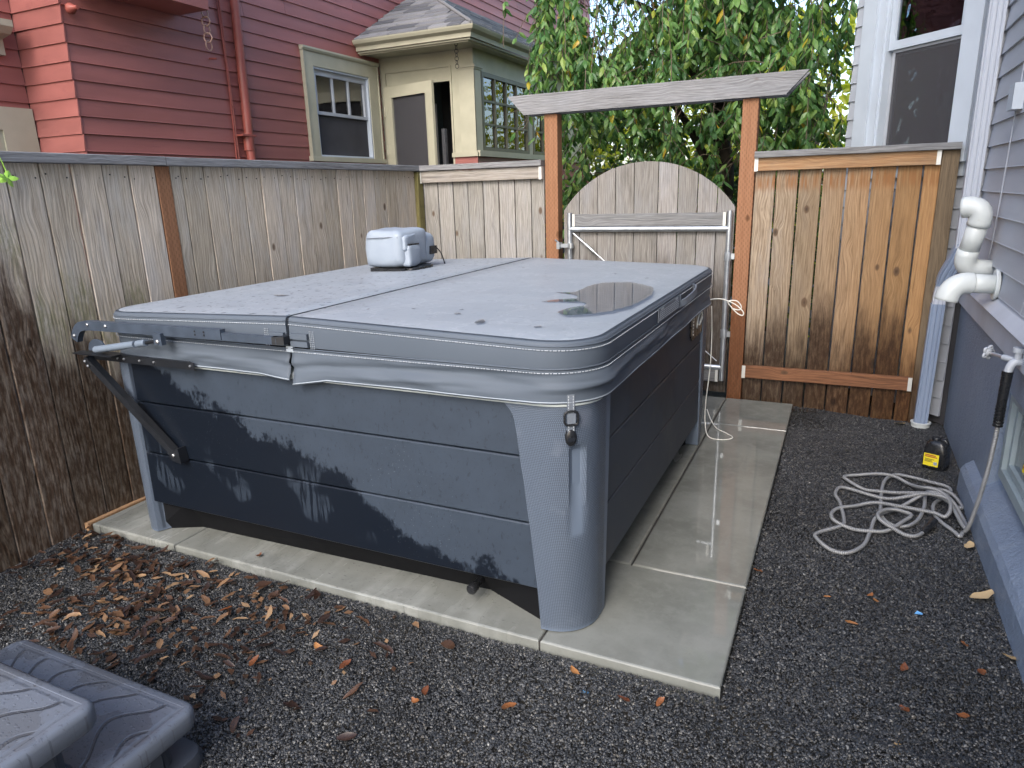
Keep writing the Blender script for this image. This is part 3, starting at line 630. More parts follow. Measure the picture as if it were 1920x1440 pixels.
# recessed base, flaring out under the corners
b = MB()
def foot(z, k=0):
    r = .15
    return [(TX0+.07, TY0+.02, z), (TX0+.27, TY0+.12, z), (-1.17, TY0+.16, z), (TX1-.19, TY0+.05, z), (TX1-.06, TY0+.10, z), (TX1-.11, TY0+.30, z), (TX1-.14, TY1-.45, z), (TX1-.04, TY1-.12, z),
            (TX1-.10, TY1-.04, z), (TX0+.10, TY1-.04, z), (TX0+.05, TY1-.1, z)]
def foot_top(z): return [(TX0+.07, TY0+.02, z), (TX0+.27, TY0+.06, z), (-1.17, TY0+.07, z), (TX1-.19, TY0+.03, z), (TX1-.05, TY0+.10, z), (TX1-.05, TY0+.30, z), (TX1-.05, TY1-.45, z), (TX1-.03, TY1-.12, z), (TX1-.10, TY1-.03, z), (TX0+.10, TY1-.03, z), (TX0+.05, TY1-.1, z)]
b.loft([foot(.0705), foot_top(.234)]); b.build('base', M['base'], tub)
# corner columns
def corner(cx_, cy_, sx, sy, groove, narrow=None):
    m = MB(); uvs = []; plain = []; nz, loops = 44, []
    for k in range(nz+1):
        t = k/nz; z = .075+(.930-.075)*t
        a = (.165+.088*t**1.3); bq = .215+.035*t; r = .145-.01*t; ins = .006*(1-t)**1.5
        if narrow: a = narrow+.01*t; r = .09
        elif t > .93: a += .03*((t-.93)/.07)**2
        pts = []
        # straight front part, arc, straight side part; measured from the outer corner (0,0) inwards
        for i in range(9): s = i/8; pts.append((a+(r-a)*s, 0))
        for i in range(1, 15): th = math.pi/2*i/14; pts.append((r-r*math.sin(th), r-r*math.cos(th)))
        for i in range(1, 7): s = i/6; pts.append((0, r+(bq-r)*s))
        lp = []; L_ = 0
        for j, (p, q) in enumerate(pts):
            if j: L_ += math.dist(pts[j-1], pts[j])
            o = .012-ins
            nx, ny = (0, 1) if j <= 8 else ((1, 0) if j >= 22 else (math.sin(math.pi/2*(j-8)/14), math.cos(math.pi/2*(j-8)/14)))
            gd = 0
            if groove and 14 <= j <= 16:
                gd = .016*max(0, min(1, (.79-z)/.006))*max(0, min(1, (z-.42)/.22))
            px = cx_+sx*((o-gd)*nx-p); py = cy_+sy*((o-gd)*ny-q)
            lp.append((px, py, z)); uvs.append((L_+.3*(a-.2), z)); plain.append(1. if (j >= 26 or gd > .002 or z < .082) else 0.)
        # inner return
        lp.append((cx_-sx*(bq), cy_-sy*bq, z)); uvs.append((0, z)); plain.append(1.)
        loops.append(lp)
    m.loft(loops)
    o = m.build('corner_column', M['corner'], tub, smooth=38, uv=uvs)
    at = o.data.attributes.new('plain', 'FLOAT', 'POINT'); at.data.foreach_set('value', plain)
    return o
corner(TX1, TY0, 1, -1, True); corner(TX0, TY0, -1, -1, False, .105); corner(TX1, TY1, 1, 1, False); corner(TX0, TY1, -1, 1, False)
def rrect(x0, x1, y0, y1, r, n=10):
    out = []
    for cx_, cy_, a0 in ((x1-r, y0+r, -90), (x1-r, y1-r, 0), (x0+r, y1-r, 90), (x0+r, y0+r, 180)):
        for i in range(n+1): a = math.radians(a0+90*i/n); out.append((cx_+r*math.cos(a), cy_+r*math.sin(a)))
    return out
m = MB(); m.loft([[(x, y, z) for x, y in rrect(TX0+.03, TX1-.03, TY0+.03, TY1-.03, .20)] for z in (.235, 1.03)]); m.build('light_block_core', M['dark'], tub)  # unseen black core added inside the tub to block light
m = MB(); m.loft([[(x, y, z) for x, y in rrect(TX0-o, TX1+o, TY0-o, TY1+o, .165)] for o, z in ((.0, .929), (.017, .931), (.021, .936), (.021, .958), (.0, .965))]); m.build('shell_rim', paint('acrylic_rim', (.74, .80, .78), .3, .02), tub, smooth=50)
# drain spigot in the base, control plate on the far end of the right side
d = MB(); Mx = Matrix.Translation((-1.19, TY0+.10, .135)) @ Matrix.Rotation(math.pi/2, 4, 'X')
d.lathe([(.016, -.02), (.016, .03), (.021, .031), (.021, .062), (.016, .068), (.004, .069)], 14, Mx); d.build('drain_cap', M['blackplastic'], tub, smooth=40)
cp = MB(); F = plane_frame((TX1, 0, 0), Y1, X1); pl = [(3.75, .835), (3.79, .80), (4.15, .80), (4.15, .945), (3.75, .945)]
cp.loft([[F(a, .0005, c) for a, c in pl], [F(a, .008, c) for a, c in pl]]); cpo = cp.build('control_plate', M['blackplastic'], tub)
for i in range(6): MB().obox(F, 3.80, 3.815, .0085, .011, .825+.018*i, .835+.018*i).build('vent_slot', M['cord'], cpo)
MB().tube(smooth_path([F(3.90, .012, .85), F(3.86, .018, .87), F(3.90, .02, .92), F(3.98, .02, .93), F(4.0, .018, .89), F(3.95, .014, .86), F(3.99, .012, .88), F(4.05, .012, .90)], 6), .005, 6).build('coiled_lead', M['cord'], cpo)
# latch clip on the near corner
LX, LY = TX1-.062, TY0+.018
def on_corner(th, off):   # point on the rounded corner at angle th (0 = facing -y)
    r = .138; return Vector((TX1-r+(r+off)*math.sin(th), TY0+r-(r+off)*math.cos(th), 0))
TH = .60
c0 = on_corner(TH, .012); nrm = Vector((math.sin(TH), -math.cos(TH), 0)); tng = Vector((math.cos(TH), math.sin(TH), 0))
FC = plane_frame(c0, tng, nrm)
lm = MB(); ov = [(.019*math.cos(2*math.pi*i/20), .030*math.sin(2*math.pi*i/20)) for i in range(20)]
lm.loft([[FC(a, .0, .826+c) for a, c in ov], [FC(a, .012, .826+c) for a, c in ov], [FC(a*.8, .016, .826+c*.85) for a, c in ov]]); lo = lm.build('strap_latch', M['blackplastic'], tub, smooth=50)
MB().obox(FC, -.012, .012, .0145, .019, .815, .829).build('latch_button', M['black'], lo)

# ================================================================== cover
cov = thing('hot_tub_cover', (-1.87, 3.185, .94), 'grey vinyl folding spa cover with stitched skirt and rain puddle', 'spa cover')
SEAM = -1.898; ZE = 1.148
def half(side):
    r = .20
    x0, x1, y0, y1 = (TX0-.028, SEAM-.008, TY0-.03, TY1+.03) if side < 0 else (SEAM+.008, TX1+.03, TY0-.03, TY1+.03)
    out = []   # from the front end of the seam round the outside to the back end
    def arcp(cx_, cy_, a0, a1):
        for i in range(13): a = math.radians(a0+(a1-a0)*i/12); out.append((cx_+r*math.cos(a), cy_+r*math.sin(a)))
    def ln(p, q, n):
        for i in range(n): out.append((p[0]+(q[0]-p[0])*i/n, p[1]+(q[1]-p[1])*i/n))
    if side > 0:
        ln((x0, y0), (x1-r, y0), 26); arcp(x1-r, y0+r, -90, 0); ln((x1, y0+r+.01), (x1, y1-r-.01), 40); arcp(x1-r, y1-r, 0, 90); ln((x1-r-.01, y1), (x0, y1), 24); out.append((x0, y1))
    else:
        ln((x1, y0), (x0+r, y0), 26); arcp(x0+r, y0+r, 270, 180); ln((x0, y0+r+.01), (x0, y1-r-.01), 40); arcp(x0+r, y1-r, 180, 90); ln((x0+r+.01, y1), (x1, y1), 24); out.append((x1, y1))
    return out
def zt(x): return ZE+.032*max(0, 1-abs(x-SEAM)/1.13)
def inset(out, d):
    c = Vector((sum(p[0] for p in out)/len(out), sum(p[1] for p in out)/len(out))); res = []
    for i, p in enumerate(out):
        a = Vector(out[max(i-1, 0)]); q = Vector(out[min(i+1, len(out)-1)]); t = (q-a); 
        n_ = Vector((-t.y, t.x)); 
        if n_.length < 1e-6: n_ = c-Vector(p)
        n_.normalize()
        if n_.dot(c-Vector(p)) < 0: n_ = -n_
        res.append((p[0]+n_.x*d, p[1]+n_.y*d))
    return res
def polyline_strip(name, pts, r, mat, par, n=6): return MB().tube(pts, r, n).build(name, mat, par, smooth=True)
for side in (-1, 1):
    out = half(side); m = MB(); sag = 0
    n = len(out); prof = [(.0, 1.058), (-.002, 1.075), (-.003, 1.10), (-.002, 1.132), (.0015, 1.143), (.007, 1.1485), (.020, 1.151)]
    loops = []
    for d, z in prof:
        q = inset(out, d); loops.append([(x, y, z+(zt(x)-ZE) if z > 1.09 else z+(zt(x)-ZE)*.3) for x, y in q])
    m.loft(loops, cap=False)
    k = len(m.v)-n
    # top as a smooth grid of rings toward the middle keeps the surface gently cushioned
    cx_ = sum(p[0] for p in out)/n; cy_ = sum(p[1] for p in out)/n
    rings = [loops[-1]]
    for s in (.85, .6, .3):
        rings.append([(cx_+(x-cx_)*s, cy_+(y-cy_)*s, 1.151+zt(cx_+(x-cx_)*s)-ZE+.004*(1-s)) for x, y, z in loops[-1]])
    mt = MB(); mt.loft([loops[-2]]+rings, cap=False); kk = len(mt.v)-n; mt.f.append(tuple(kk+i for i in range(n)))
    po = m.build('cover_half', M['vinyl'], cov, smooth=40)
    mt.build('top_sheet', M['vinyl_top_sheen'], po, smooth=True)
    q1 = [Vector((x, y, 1.134+zt(x)-ZE)) for x, y in inset(out, -.002)]; q2 = [Vector((x, y, 1.060)) for x, y in inset(out, -.002)]
    polyline_strip('piping', q1, .0026, M['vinyl'], po); polyline_strip('piping', q2, .003, M['vinyl'], po)
    # dashed stitching under the piping
    for q, dz in ((q1, -.012), (q2, -.012)):
        st = MB(); acc = 0
        for i in range(len(q)-1):
            L_ = (q[i+1]-q[i]).length; t = 0
            while t < L_:
                if q[i].y < 4.35:
                    a = q[i]+(q[i+1]-q[i])*(t/L_); b_ = q[i]+(q[i+1]-q[i])*min(1, (t+.006)/L_); a = a+Vector((0, 0, dz)); b_ = b_+Vector((0, 0, dz))
                    nn = (q[i+1]-q[i]).normalized().cross(Z1)*(1 if side > 0 else -1)*.004
                    st.tube([a+nn, b_+nn], .0016, 4)
                t += .0105
        tag(st.build('stitching', M['stitch'], po), kind='stuff')
    # skirt with folds
    sk = MB(); rows = 12; loops = []
    segL = [0]
    for i in range(1, n): segL.append(segL[-1]+math.dist(out[i-1], out[i]))
    # finer resample
    fine = []; NF = 260; j = 0
    for i in range(NF+1):
        s = segL[-1]*i/NF
        while j < n-2 and segL[j+1] < s: j += 1
        f = (s-segL[j])/max(1e-6, segL[j+1]-segL[j]); fine.append((out[j][0]+(out[j+1][0]-out[j][0])*f, out[j][1]+(out[j+1][1]-out[j][1])*f, s))
    fin2 = [(x, y) for x, y, s in fine]
    for k in range(rows+1):
        t = k/rows; lp = []
        for i, (x, y, s) in enumerate(fine):
            drape = .0115+.004*math.sin(t*math.pi)+.006*t
            wv = mnoise.noise(Vector((s*2.3+side*7, t*2.2+s*1.1, 3.3)))*.022*math.sin(min(1, t*1.15)*math.pi)
            wv += mnoise.noise(Vector((s*6.5, t*4-s*2.4, 9.1)))*.007*math.sin(t*math.pi)+(mnoise.noise(Vector((s*1.5, t*5.5+s*2.2, 4.4)))*.020-.004)*math.sin(t*math.pi)
            low = .943+.008*mnoise.noise(Vector((s*1.9, 0, side)))
            if s < .16: low -= .028*(1-s/.16)*(1 if side > 0 else .4); drape += .012*(1-s/.16)*t
            z = 1.056*(1-t)+low*t
            lp.append((i, drape+wv, z))
        q = []
        base_n = inset(fin2, -1.)
        for i, d, z in lp:
            nx, ny = base_n[i][0]-fin2[i][0], base_n[i][1]-fin2[i][1]
            q.append((fin2[i][0]+nx*(d-.012), fin2[i][1]+ny*(d-.012), z))
        loops.append(q)
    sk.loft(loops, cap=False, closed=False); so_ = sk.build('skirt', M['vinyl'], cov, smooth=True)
    mm = so_.modifiers.new('thick', 'SOLIDIFY'); mm.thickness = .003
    hem = [Vector(p)+Vector((0, 0, .006)) for p in loops[-1]]; polyline_strip('hem', hem, .0028, M['hem'], so_, 5)
# sewn tabs at the front end of the fold
for side, xa, xb in ((-1, SEAM-.085, SEAM-.014), (1, SEAM+.018, SEAM+.10)):
    for z0, z1 in ((1.071, 1.092), (1.100, 1.122)):
        mtab = MB(); mtab.box(xa, xb, TY0-.046, TY0-.035, z0, z1); mtab.build('fold_tab', M['vinyl'], cov)
    for i in range(3):
        st = MB()
        for k in range(9): st.box((xa-.012-.008*i) if side < 0 else (xb+.010+.008*i), (xa-.0105-.008*i) if side < 0 else (xb+.0115+.008*i), TY0-.0395, TY0-.0375, 1.066+.008*k, 1.070+.008*k)
        tag(st.build('bar_stitch', M['stitch'], cov), kind='stuff')
MB().box(SEAM-.018, SEAM+.016, TY0-.034, TY0-.02, 1.045, 1.068).build('foam_core', M['white'], cov)
# hinge strip in the fold, strap, label patch and handle
MB().box(SEAM-.022, SEAM+.022, TY0-.02, TY1+.02, 1.166, 1.1735).build('fold_strip', paint('dark_fold', (.03, .034, .04), .5), cov)
FS = plane_frame(c0, tng, nrm)
sp_ = MB(); sp_.obox(FS, -.0125, .0125, .010, .0125, .84, .975); spo = sp_.build('strap', M['grey_cloth'], cov)
bk = MB(); bk.tube(smooth_path([FS(a, .016, c) for a, c in ((-.02, .915), (0, .920), (.02, .915), (.023, .895), (.02, .876), (0, .872), (-.02, .876), (-.023, .895))], 3, True), .004, 6, closed=True); bk.build('buckle', M['blackplastic'], spo, smooth=True)
bk = MB(); bk.obox(FS, -.014, .014, .0135, .021, .878, .912); bk.build('strap_loop', M['grey_cloth'], spo)
for a in (-.008, .008):
    st = MB()
    for k in range(14): st.obox(FS, a-.001, a+.001, .0127, .0135, .842+.0095*k, .848+.0095*k)
    tag(st.build('strap_stitching', M['stitch'], spo), kind='stuff')
FR = plane_frame((TX1+.037, 0, 0), Y1, X1)
lb = MB(); lb.obox(FR, 2.86, 3.27, 0, .003, 1.068, 1.128); lbo = lb.build('care_label', M['grey_cloth'], cov)
for i in range(5):
    t0 = 2.88; 
    ln_ = MB()
    while t0 < 3.24:
        l = R.uniform(.012, .035); ln_.obox(FR, t0, min(t0+l, 3.25), .0032, .0038, 1.074+.0085*i, 1.0775+.0085*i); t0 += l+.008
    tag(ln_.build('label_line', M['stitch'], lbo), kind='stuff')
for y_ in (2.90, 3.18): MB().obox(FR, y_, y_+.05, .0032, .004, 1.115, 1.124).build('label_mark', M['stitch'], lbo)
hd = MB(); hp = smooth_path([FR(3.29, .004, 1.085), FR(3.33, .022, 1.092), FR(3.44, .034, 1.108), FR(3.53, .030, 1.122), FR(3.58, .006, 1.125)], 5)
hd.sweep(hp, [(-.003, -.016), (.003, -.016), (.003, .016), (-.003, .016)]); hd.build('carry_handle', M['grey_cloth'], cov)
MB().obox(FR, 3.28, 3.30, 0, .006, 1.065, 1.128).build('handle_anchor', M['vinyl'], cov)

# standing water on the cover
def puddle(pts, label, z=1.1555, k=4):
    q = smooth_path([(x, y, 0) for x, y in pts], k, True); n = len(q); cx_ = sum(p.x for p in q)/n; cy_ = sum(p.y for p in q)/n
    zc = max(zt(p.x) for p in q)+.0078
    q = [p+Vector((mnoise.noise(p*23), mnoise.noise(p*23+Vector((9, 0, 0))), 0))*.012*min(1, n/60) for p in q]
    area = sum(q[i].x*q[(i+1) % n].y-q[(i+1) % n].x*q[i].y for i in range(n)); sg_ = 1 if area > 0 else -1
    def ins(d): return [q[i]+Vector((-(q[(i+1) % n]-q[i-1]).y, (q[(i+1) % n]-q[i-1]).x, 0)).normalized()*d*sg_ for i in range(n)]
    big_ = n > 40; inner = ins(.005 if big_ else .003); zin = zc
    m = MB(); m.add([(p.x, p.y, zin-.0006) for p in q]+[(p.x, p.y, zin) for p in inner], [(i, (i+1) % n, n+(i+1) % n, n+i) for i in range(n)]+[tuple(range(n, 2*n))])
    o = m.build('puddle', M['water']); at = o.data.attributes.new('depth', 'FLOAT', 'POINT'); at.data.foreach_set('value', [0.]*n+[1.]*n)
    return tag(o, label, 'puddle', kind='structure')
puddle([(-1.173, 2.951), (-1.1, 2.997), (-1.101, 3.226), (-1.049, 3.346), (-.95, 3.381), (-.87, 3.318), (-.79, 3.214), (-.745, 3.036), (-.735, 2.948), (-.735, 2.785), (-.745, 2.659), (-.775, 2.559), (-.811, 2.479), (-.866, 2.436), (-.91, 2.404), (-.956, 2.438), (-.98, 2.528), (-.95, 2.60), (-.93, 2.66), (-.97, 2.715), (-1.04, 2.70), (-1.136, 2.684), (-1.10, 2.76), (-1.03, 2.82), (-1.06, 2.90)],
       'rain puddle on the right half of the spa cover reflecting the gate')
puddle([(-1.187, 2.191), (-1.181, 2.248), (-1.143, 2.186), (-1.16, 2.153)], 'small water drop near the front edge of the spa cover')
puddle([(-.958, 2.196), (-.941, 2.221), (-.928, 2.198), (-.944, 2.179)], 'tiny water drop by the near right corner of the cover')
puddle([(-2.441, 2.506), (-2.394, 2.529), (-2.353, 2.521), (-2.376, 2.48)], 'thin wet mark on the left half of the spa cover')

rdp = random.Random(4)
for i in range(10):
    x_, y_ = rdp.uniform(-1.75, -.85), rdp.uniform(2.15, 3.9)
    if -1.2 < x_ < -.7 and 2.4 < y_ < 3.4: continue
    r_ = rdp.uniform(.006, .014); puddle([(x_+r_*rdp.uniform(.6, 1.3)*math.cos(a), y_+r_*rdp.uniform(.7, 1.5)*math.sin(a)) for a in (0, 1.05, 2.1, 3.14, 4.2, 5.24)], 'small round water droplet on the right half of the spa cover')['group'] = 'droplets on the spa cover'
# ================================================================== cover lifter
lift = thing('cover_lifter', (-2.8, 1.97, .5), 'dark metal cover lifter arm with gas spring bolted to the tub front', 'cover lifter')
YL = 1.955
def rsec(w_, h_): return [(-w_/2, -h_/2), (w_/2, -h_/2), (w_/2, h_/2), (-w_/2, h_/2)]
ap = smooth_path([(-3.105, YL, 1.028), (-3.085, YL, 1.065), (-3.05, YL, 1.092), (-2.99, YL, 1.1)], 6)+[Vector((-2.6, YL, 1.103)), Vector((-2.19, YL, 1.106))]
MB().sweep(ap, rsec(.026, .042)).build('arm', M['steel'], lift, smooth=40)
MB().sweep([(-2.20, YL, 1.099), (-1.91, YL, 1.099)], rsec(.018, .030)).build('arm_extension', M['steel'], lift)
MB().sweep([(-1.93, YL, 1.099), (-1.895, YL+.01, 1.099), (-1.895, YL+.06, 1.099)], rsec(.03, .03)).build('pivot_block', M['black'], lift)
YB = TY0-.052
br = MB(); br.box(-3.09, -2.41, YB-.004, YB, .935, .968); br.box(-3.09, -2.70, YB-.0, TY0-.02, .963, .968); br.box(-2.70, -2.45, YB, TY0-.03, .964, .967); br.build('bracket_bar', M['black'], lift)
bp = MB(); cc = [(-3.05+.062*math.cos(a), 1.0+.055*math.sin(a)) for a in [math.pi*i/12 for i in range(13)]]
bp.loft([[(x+.06, YL+.01, z-.02) for x, z in cc], [(x+.06, YL+.016, z-.02) for x, z in cc]]); bp.build('pivot_plate', M['steel'], lift)
bb = MB(); bb.box(-3.11, -2.85, YL-.03, YL+.02, .968, .974); bb.build('bracket_shelf', M['black'], lift)
bz = [Vector((-3.06, YL, .945)), Vector((-2.635, TY0-.028, .515))]
MB().sweep(bz, rsec(.034, .030)).build('brace', M['black'], lift)
ft = MB(); tri = [(-2.68, .53), (-2.61, .555), (-2.60, .485), (-2.66, .49)]; ft.loft([[(x, TY0-.045, z) for x, z in tri], [(x, TY0-.001, z) for x, z in tri]]); ft.build('foot_bracket', M['black'], lift)
g0, g1 = Vector((-2.96, YL-.018, .995)), Vector((-2.535, YL-.018, 1.062)); gd_ = (g1-g0).normalized()
MB().tube([g0, g0+gd_*.27], .0155, 14).build('gas_spring', M['spring'], lift, smooth=50)
MB().tube([g0+gd_*.285, g0+gd_*.34], .0145, 14).build('spring_collar', M['spring'], lift, smooth=50)
MB().tube([g0+gd_*.26, g1], .007, 10).build('spring_rod', M['black'], lift, smooth=50)
cl = MB(); cl.box(-2.562, -2.515, YL-.028, YL-.006, 1.045, 1.095); cl.build('spring_clevis', M['steel'], lift)
def bolt(x, y, z, r=.0075): 
    MB().lathe([(r, 0), (r, .004), (r*.6, .007)], 8, Matrix.Translation((x, y, z)) @ Matrix.Rotation(math.pi/2, 4, 'X')).build('bolt', M['bolt'], lift)
for x, z in ((-3.095, 1.05), (-2.99, 1.105), (-2.87, 1.105)): bolt(x, YL-.0135, z)
bolt(-2.537, YL-.0285, 1.06, .009)
for x in (-2.88, -2.84, -2.74, -2.65, -2.43): bolt(x, YB-.0042, .952, .0055)
for x, z in ((-3.05, .935), (-3.035, .915)): bolt(x, YL-.0175, z, .006)
bolt(-2.64, TY0-.0455, .52, .008)
for x in (-2.33, -2.28):
    for z in (1.099, 1.113): MB().lathe([(.004, 0), (.004, .001)], 8, Matrix.Translation((x, YL-.0135, z)) @ Matrix.Rotation(math.pi/2, 4, 'X')).build('hole', M['dark'], lift)

# ================================================================== silver bag on the cover
bag = thing('silver_bag', (-2.5, 3.72, 1.165), 'silver grey fabric cooler bag with side pocket on the spa cover', 'bag')
bx0, bx1, by0, by1, bz0 = -2.665, -2.375, 3.52, 3.92, 1.172
def superbox(x0, x1, y0, y1, z0, z1, e=.32, nu=28, nv=16, dz=None, seed=0, amp=.006):
    m = MB(); cx_, cy_, cz_ = (x0+x1)/2, (y0+y1)/2, (z0+z1)/2; loops = []
    sg = lambda v_, p: math.copysign(abs(v_)**p, v_)
    for j in range(nv+1):
        ph = -math.pi/2+math.pi*j/nv; lp = []
        for i in range(nu):
            th = 2*math.pi*i/nu; cphi = max(1e-3, abs(math.cos(ph)))
            p = Vector((sg(math.cos(th), e)*cphi**e, sg(math.sin(th), e)*cphi**e, sg(math.sin(ph), e)))
            q = Vector((cx_+p.x*(x1-x0)/2, cy_+p.y*(y1-y0)/2, cz_+p.z*(z1-z0)/2))
            w_ = mnoise.noise_vector(q*7+Vector((seed, 0, 0)))*amp+mnoise.noise_vector(q*19+Vector((seed, 0, 0)))*amp*.5
            q += w_
            if dz: q = dz(q)
            lp.append(q)
        loops.append(lp)
    return m.loft(loops)
superbox(bx0, bx1, by0, by1-.09, bz0+.012, bz0+.245, .34, nu=40, nv=24, amp=.012).build('bag_body', M['bag'], bag, smooth=True)
superbox(bx0+.02, bx1-.005, by1-.16, by1+.02, bz0+.012, bz0+.215, .5, seed=4).build('bag_lid', M['bag'], bag, smooth=True)
superbox(bx1-.035, bx1+.022, by0+.03, by0+.17, bz0+.02, bz0+.155, .35, seed=9, amp=.01).build('side_pocket', M['bag'], bag, smooth=True)
superbox(bx1-.035, bx1+.016, by0+.02, by0+.18, bz0+.12, bz0+.215, .35, seed=2, amp=.012).build('pocket_flap', M['bag'], bag, smooth=True)
MB().obox(plane_frame((bx1+.018, 0, 0), Y1, X1), by0+.045, by0+.155, -.03, .0045, bz0+.150, bz0+.158).build('pocket_mouth', M['blackplastic'], bag)
MB().box(bx1-.01, bx1+.008, by1-.085, by1-.015, bz0+.075, bz0+.125).build('mesh_window', M['blackplastic'], bag)
MB().cbox(bx0+.025, bx1-.01, by0+.01, by1-.05, bz0-.006, bz0+.014, .02).build('bag_base', M['blackplastic'], bag)
superbox(bx1-.06, bx1+.05, by0+.05, by0+.3, bz0-.007, bz0+.02, .6, seed=5, amp=.006).build('bag_strap', M['blackplastic'], bag, smooth=True)
MB().tube(smooth_path([(bx1-.02, by1+.02, bz0+.11), (bx1+.0, by1+.045, bz0+.07), (bx1+.01, by1+.07, bz0+.0)], 5), .004, 6).build('pull_cord', M['blackplastic'], bag)
MB().box(bx0-.012, bx0+.004, by0+.06, by0+.12, bz0+.08, bz0+.14).build('side_loop', M['bag'], bag)
MB().tube(smooth_path([(bx0+.035, by0+.004, bz0+.192), (bx0+.1, by0-.001, bz0+.196), (bx1-.08, by0-.001, bz0+.2), (bx1-.03, by0+.006, bz0+.198)], 4), .003, 6).build('seam', M['grey_cloth'], bag)

# ================================================================== helpers for houses
def siding(F, u0, u1, z0, n, e, mat, par, holes=(), th=.017, name='siding_board', lap=.012):
    for k in range(n):
        a, b = z0+k*e, z0+(k+1)*e
        segs = [(u0, u1)]
        for h in holes:
            if b-.01 > h[2] and a+.01 < h[3]:
                ns = []
                for s in segs:
                    if h[1] <= s[0] or h[0] >= s[1]: ns.append(s); continue
                    if h[0] > s[0]: ns.append((s[0], h[0]))
                    if h[1] < s[1]: ns.append((h[1], s[1]))
                segs = ns
        cuts = []
        for s in segs:
            p_ = s[0]; nx_ = p_+R.uniform(1.2, 3.6)
            while s[1]-nx_ > .5: cuts.append((p_, nx_-.0022)); p_ = nx_; nx_ += R.uniform(2.0, 3.8)
            cuts.append((p_, s[1]))
        for s in cuts:
            if s[1]-s[0] < .01: continue
            jz = R.uniform(-.0015, .0015); a, b = z0+k*e+jz, z0+(k+1)*e+jz
            m = MB(); sec = [(0., a), (th, a), (th-.002, a+.004), (.004, b+lap), (0., b+lap)]
            m.loft([[F(s[0], p+R.uniform(0, .0006), c) for p, c in sec], [F(s[1], p, c) for p, c in sec]])
            m.build(name, mat, par)
def frame_ring(F, a0, a1, c0, c1, w_, b0, b1, name, mat, par, wb=None, wt=None):
    m = MB(); wb = w_ if wb is None else wb; wt = w_ if wt is None else wt
    m.obox(F, a0, a0+w_, b0, b1, c0, c1); m.obox(F, a1-w_, a1, b0, b1, c0, c1)
    if wb: m.obox(F, a0+w_, a1-w_, b0, b1, c0, c0+wb)
    if wt: m.obox(F, a0+w_, a1-w_, b0, b1, c1-wt, c1)
    return m.build(name, mat, par)

# ================================================================== red house
rh = thing('red_house', (-4.8, 7, 0), 'red clapboard house with olive trim beyond the left fence', 'house')
FW = plane_frame((-4.8, 0, 0), Y1, X1)
E1, B1 = .1146, 1.966
siding(FW, 3.34, 14, B1-8*E1, 36, E1, M['red'], rh, holes=((5.70, 6.70, 2.0, 2.85), (6.9, 12.0, 0, 3.05)))
FP = plane_frame((0, 3.34, 0), X1, -Y1)
siding(FP, -5.30, -4.783, B1-8*E1, 36, E1, M['red'], rh)
FQ = plane_frame((-5.3, 0, 0), Y1, X1)
siding(FQ, -.5, 3.323, B1-8*E1, 36, E1, M['red'], rh, holes=((1.7, 3.1, 1.0, 2.12),))
MB().box(-9, -4.82, 3.36, 14, 0, 6.2).build('wall_core', M['interior'], rh)
MB().box(-9, -5.42, -.5, 3.355, 0, 6.2).build('wall_core', M['interior'], rh)
# recess window trim, hood and soffit box at the left edge
m = MB(); m.obox(FQ, 3.095, 3.318, .014, .042, 1.0, 2.27); m.obox(FQ, 1.5, 3.095, .014, .042, 2.12, 2.27); wq = m.build('window', M['olive'], rh)
frame_ring(FQ, 1.6, 3.094, 1.0, 2.119, .045, -.04, .028, 'sash', M['olive'], wq); MB().obox(FQ, 1.645, 3.05, -.03, -.025, 1.045, 2.075).build('pane', M['glass'], wq)
m = MB(); sec = [(0, 2.60), (.05, 2.60), (.05, 2.70), (.15, 2.72), (.19, 2.76), (.19, 2.80), (.0, 2.84)]; m.loft([[FQ(1.4, b_, c) for b_, c in sec], [FQ(3.21, b_, c) for b_, c in sec]]); m.build('window_hood', M['olive'], rh)
MB().box(-4.782, -4.45, 3.42, 4.27, 2.985, 4.6).build('oriel', M['red'], rh)
m = MB(); m.lathe([(.0, 0), (.025, .0), (.034, .012), (.034, .03), (.02, .05), (.012, .09)], 14, Matrix.Translation((-4.775, 3.385, 2.86)) @ Matrix.Rotation(math.pi/2, 4, 'Y')); m.build('floodlight', M['redpipe'], rh, smooth=40)
# double hung window
wo = MB()
wo.obox(FW, 5.635, 5.765, .012, .040, 2.0, 2.83); wo.obox(FW, 6.655, 6.815, .012, .040, 2.0, 2.83); wo.obox(FW, 5.635, 6.815, .012, .040, 2.83, 2.955)
w1 = wo.build('window', M['olive'], rh)
m = MB(); sec = [(.012, 2.955), (.05, 2.955), (.062, 2.975), (.062, 2.99), (.012, 2.995)]; m.loft([[FW(5.62, b_, c) for b_, c in sec], [FW(6.83, b_, c) for b_, c in sec]]); m.build('head_moulding', M['olive'], w1)
for a in (5.628, 6.808): MB().obox(FW, a, a+.014, .012, .05, 2.0, 2.953).build('edge_moulding', M['olive'], w1)
m = MB(); m.obox(FW, 5.61, 6.84, .012, .065, 1.955, 2.0); m.build('sill', M['olive'], w1)
frame_ring(FW, 5.766, 6.654, 2.0, 2.829, .018, -.05, .030, 'jamb', M['white'], w1)
frame_ring(FW, 5.786, 6.634, 2.40, 2.81, .045, -.03, .005, 'upper_sash', M['sash'], w1, wb=.03, wt=.05)
frame_ring(FW, 5.786, 6.634, 2.02, 2.432, .05, -.055, -.031, 'lower_sash', M['sash'], w1, wb=.07, wt=.035)
for i in (1, 2): a = 5.831+.758*i/3; MB().obox(FW, a-.011, a+.011, -.028, .0, 2.43, 2.76).build('muntin', M['sash'], w1)
for i in range(3): a = 5.831+.758*i/3; MB().obox(FW, a+.006, a+.758/3-.006, -.02, -.017, 2.432, 2.758).build('pane', M['glass'], w1)
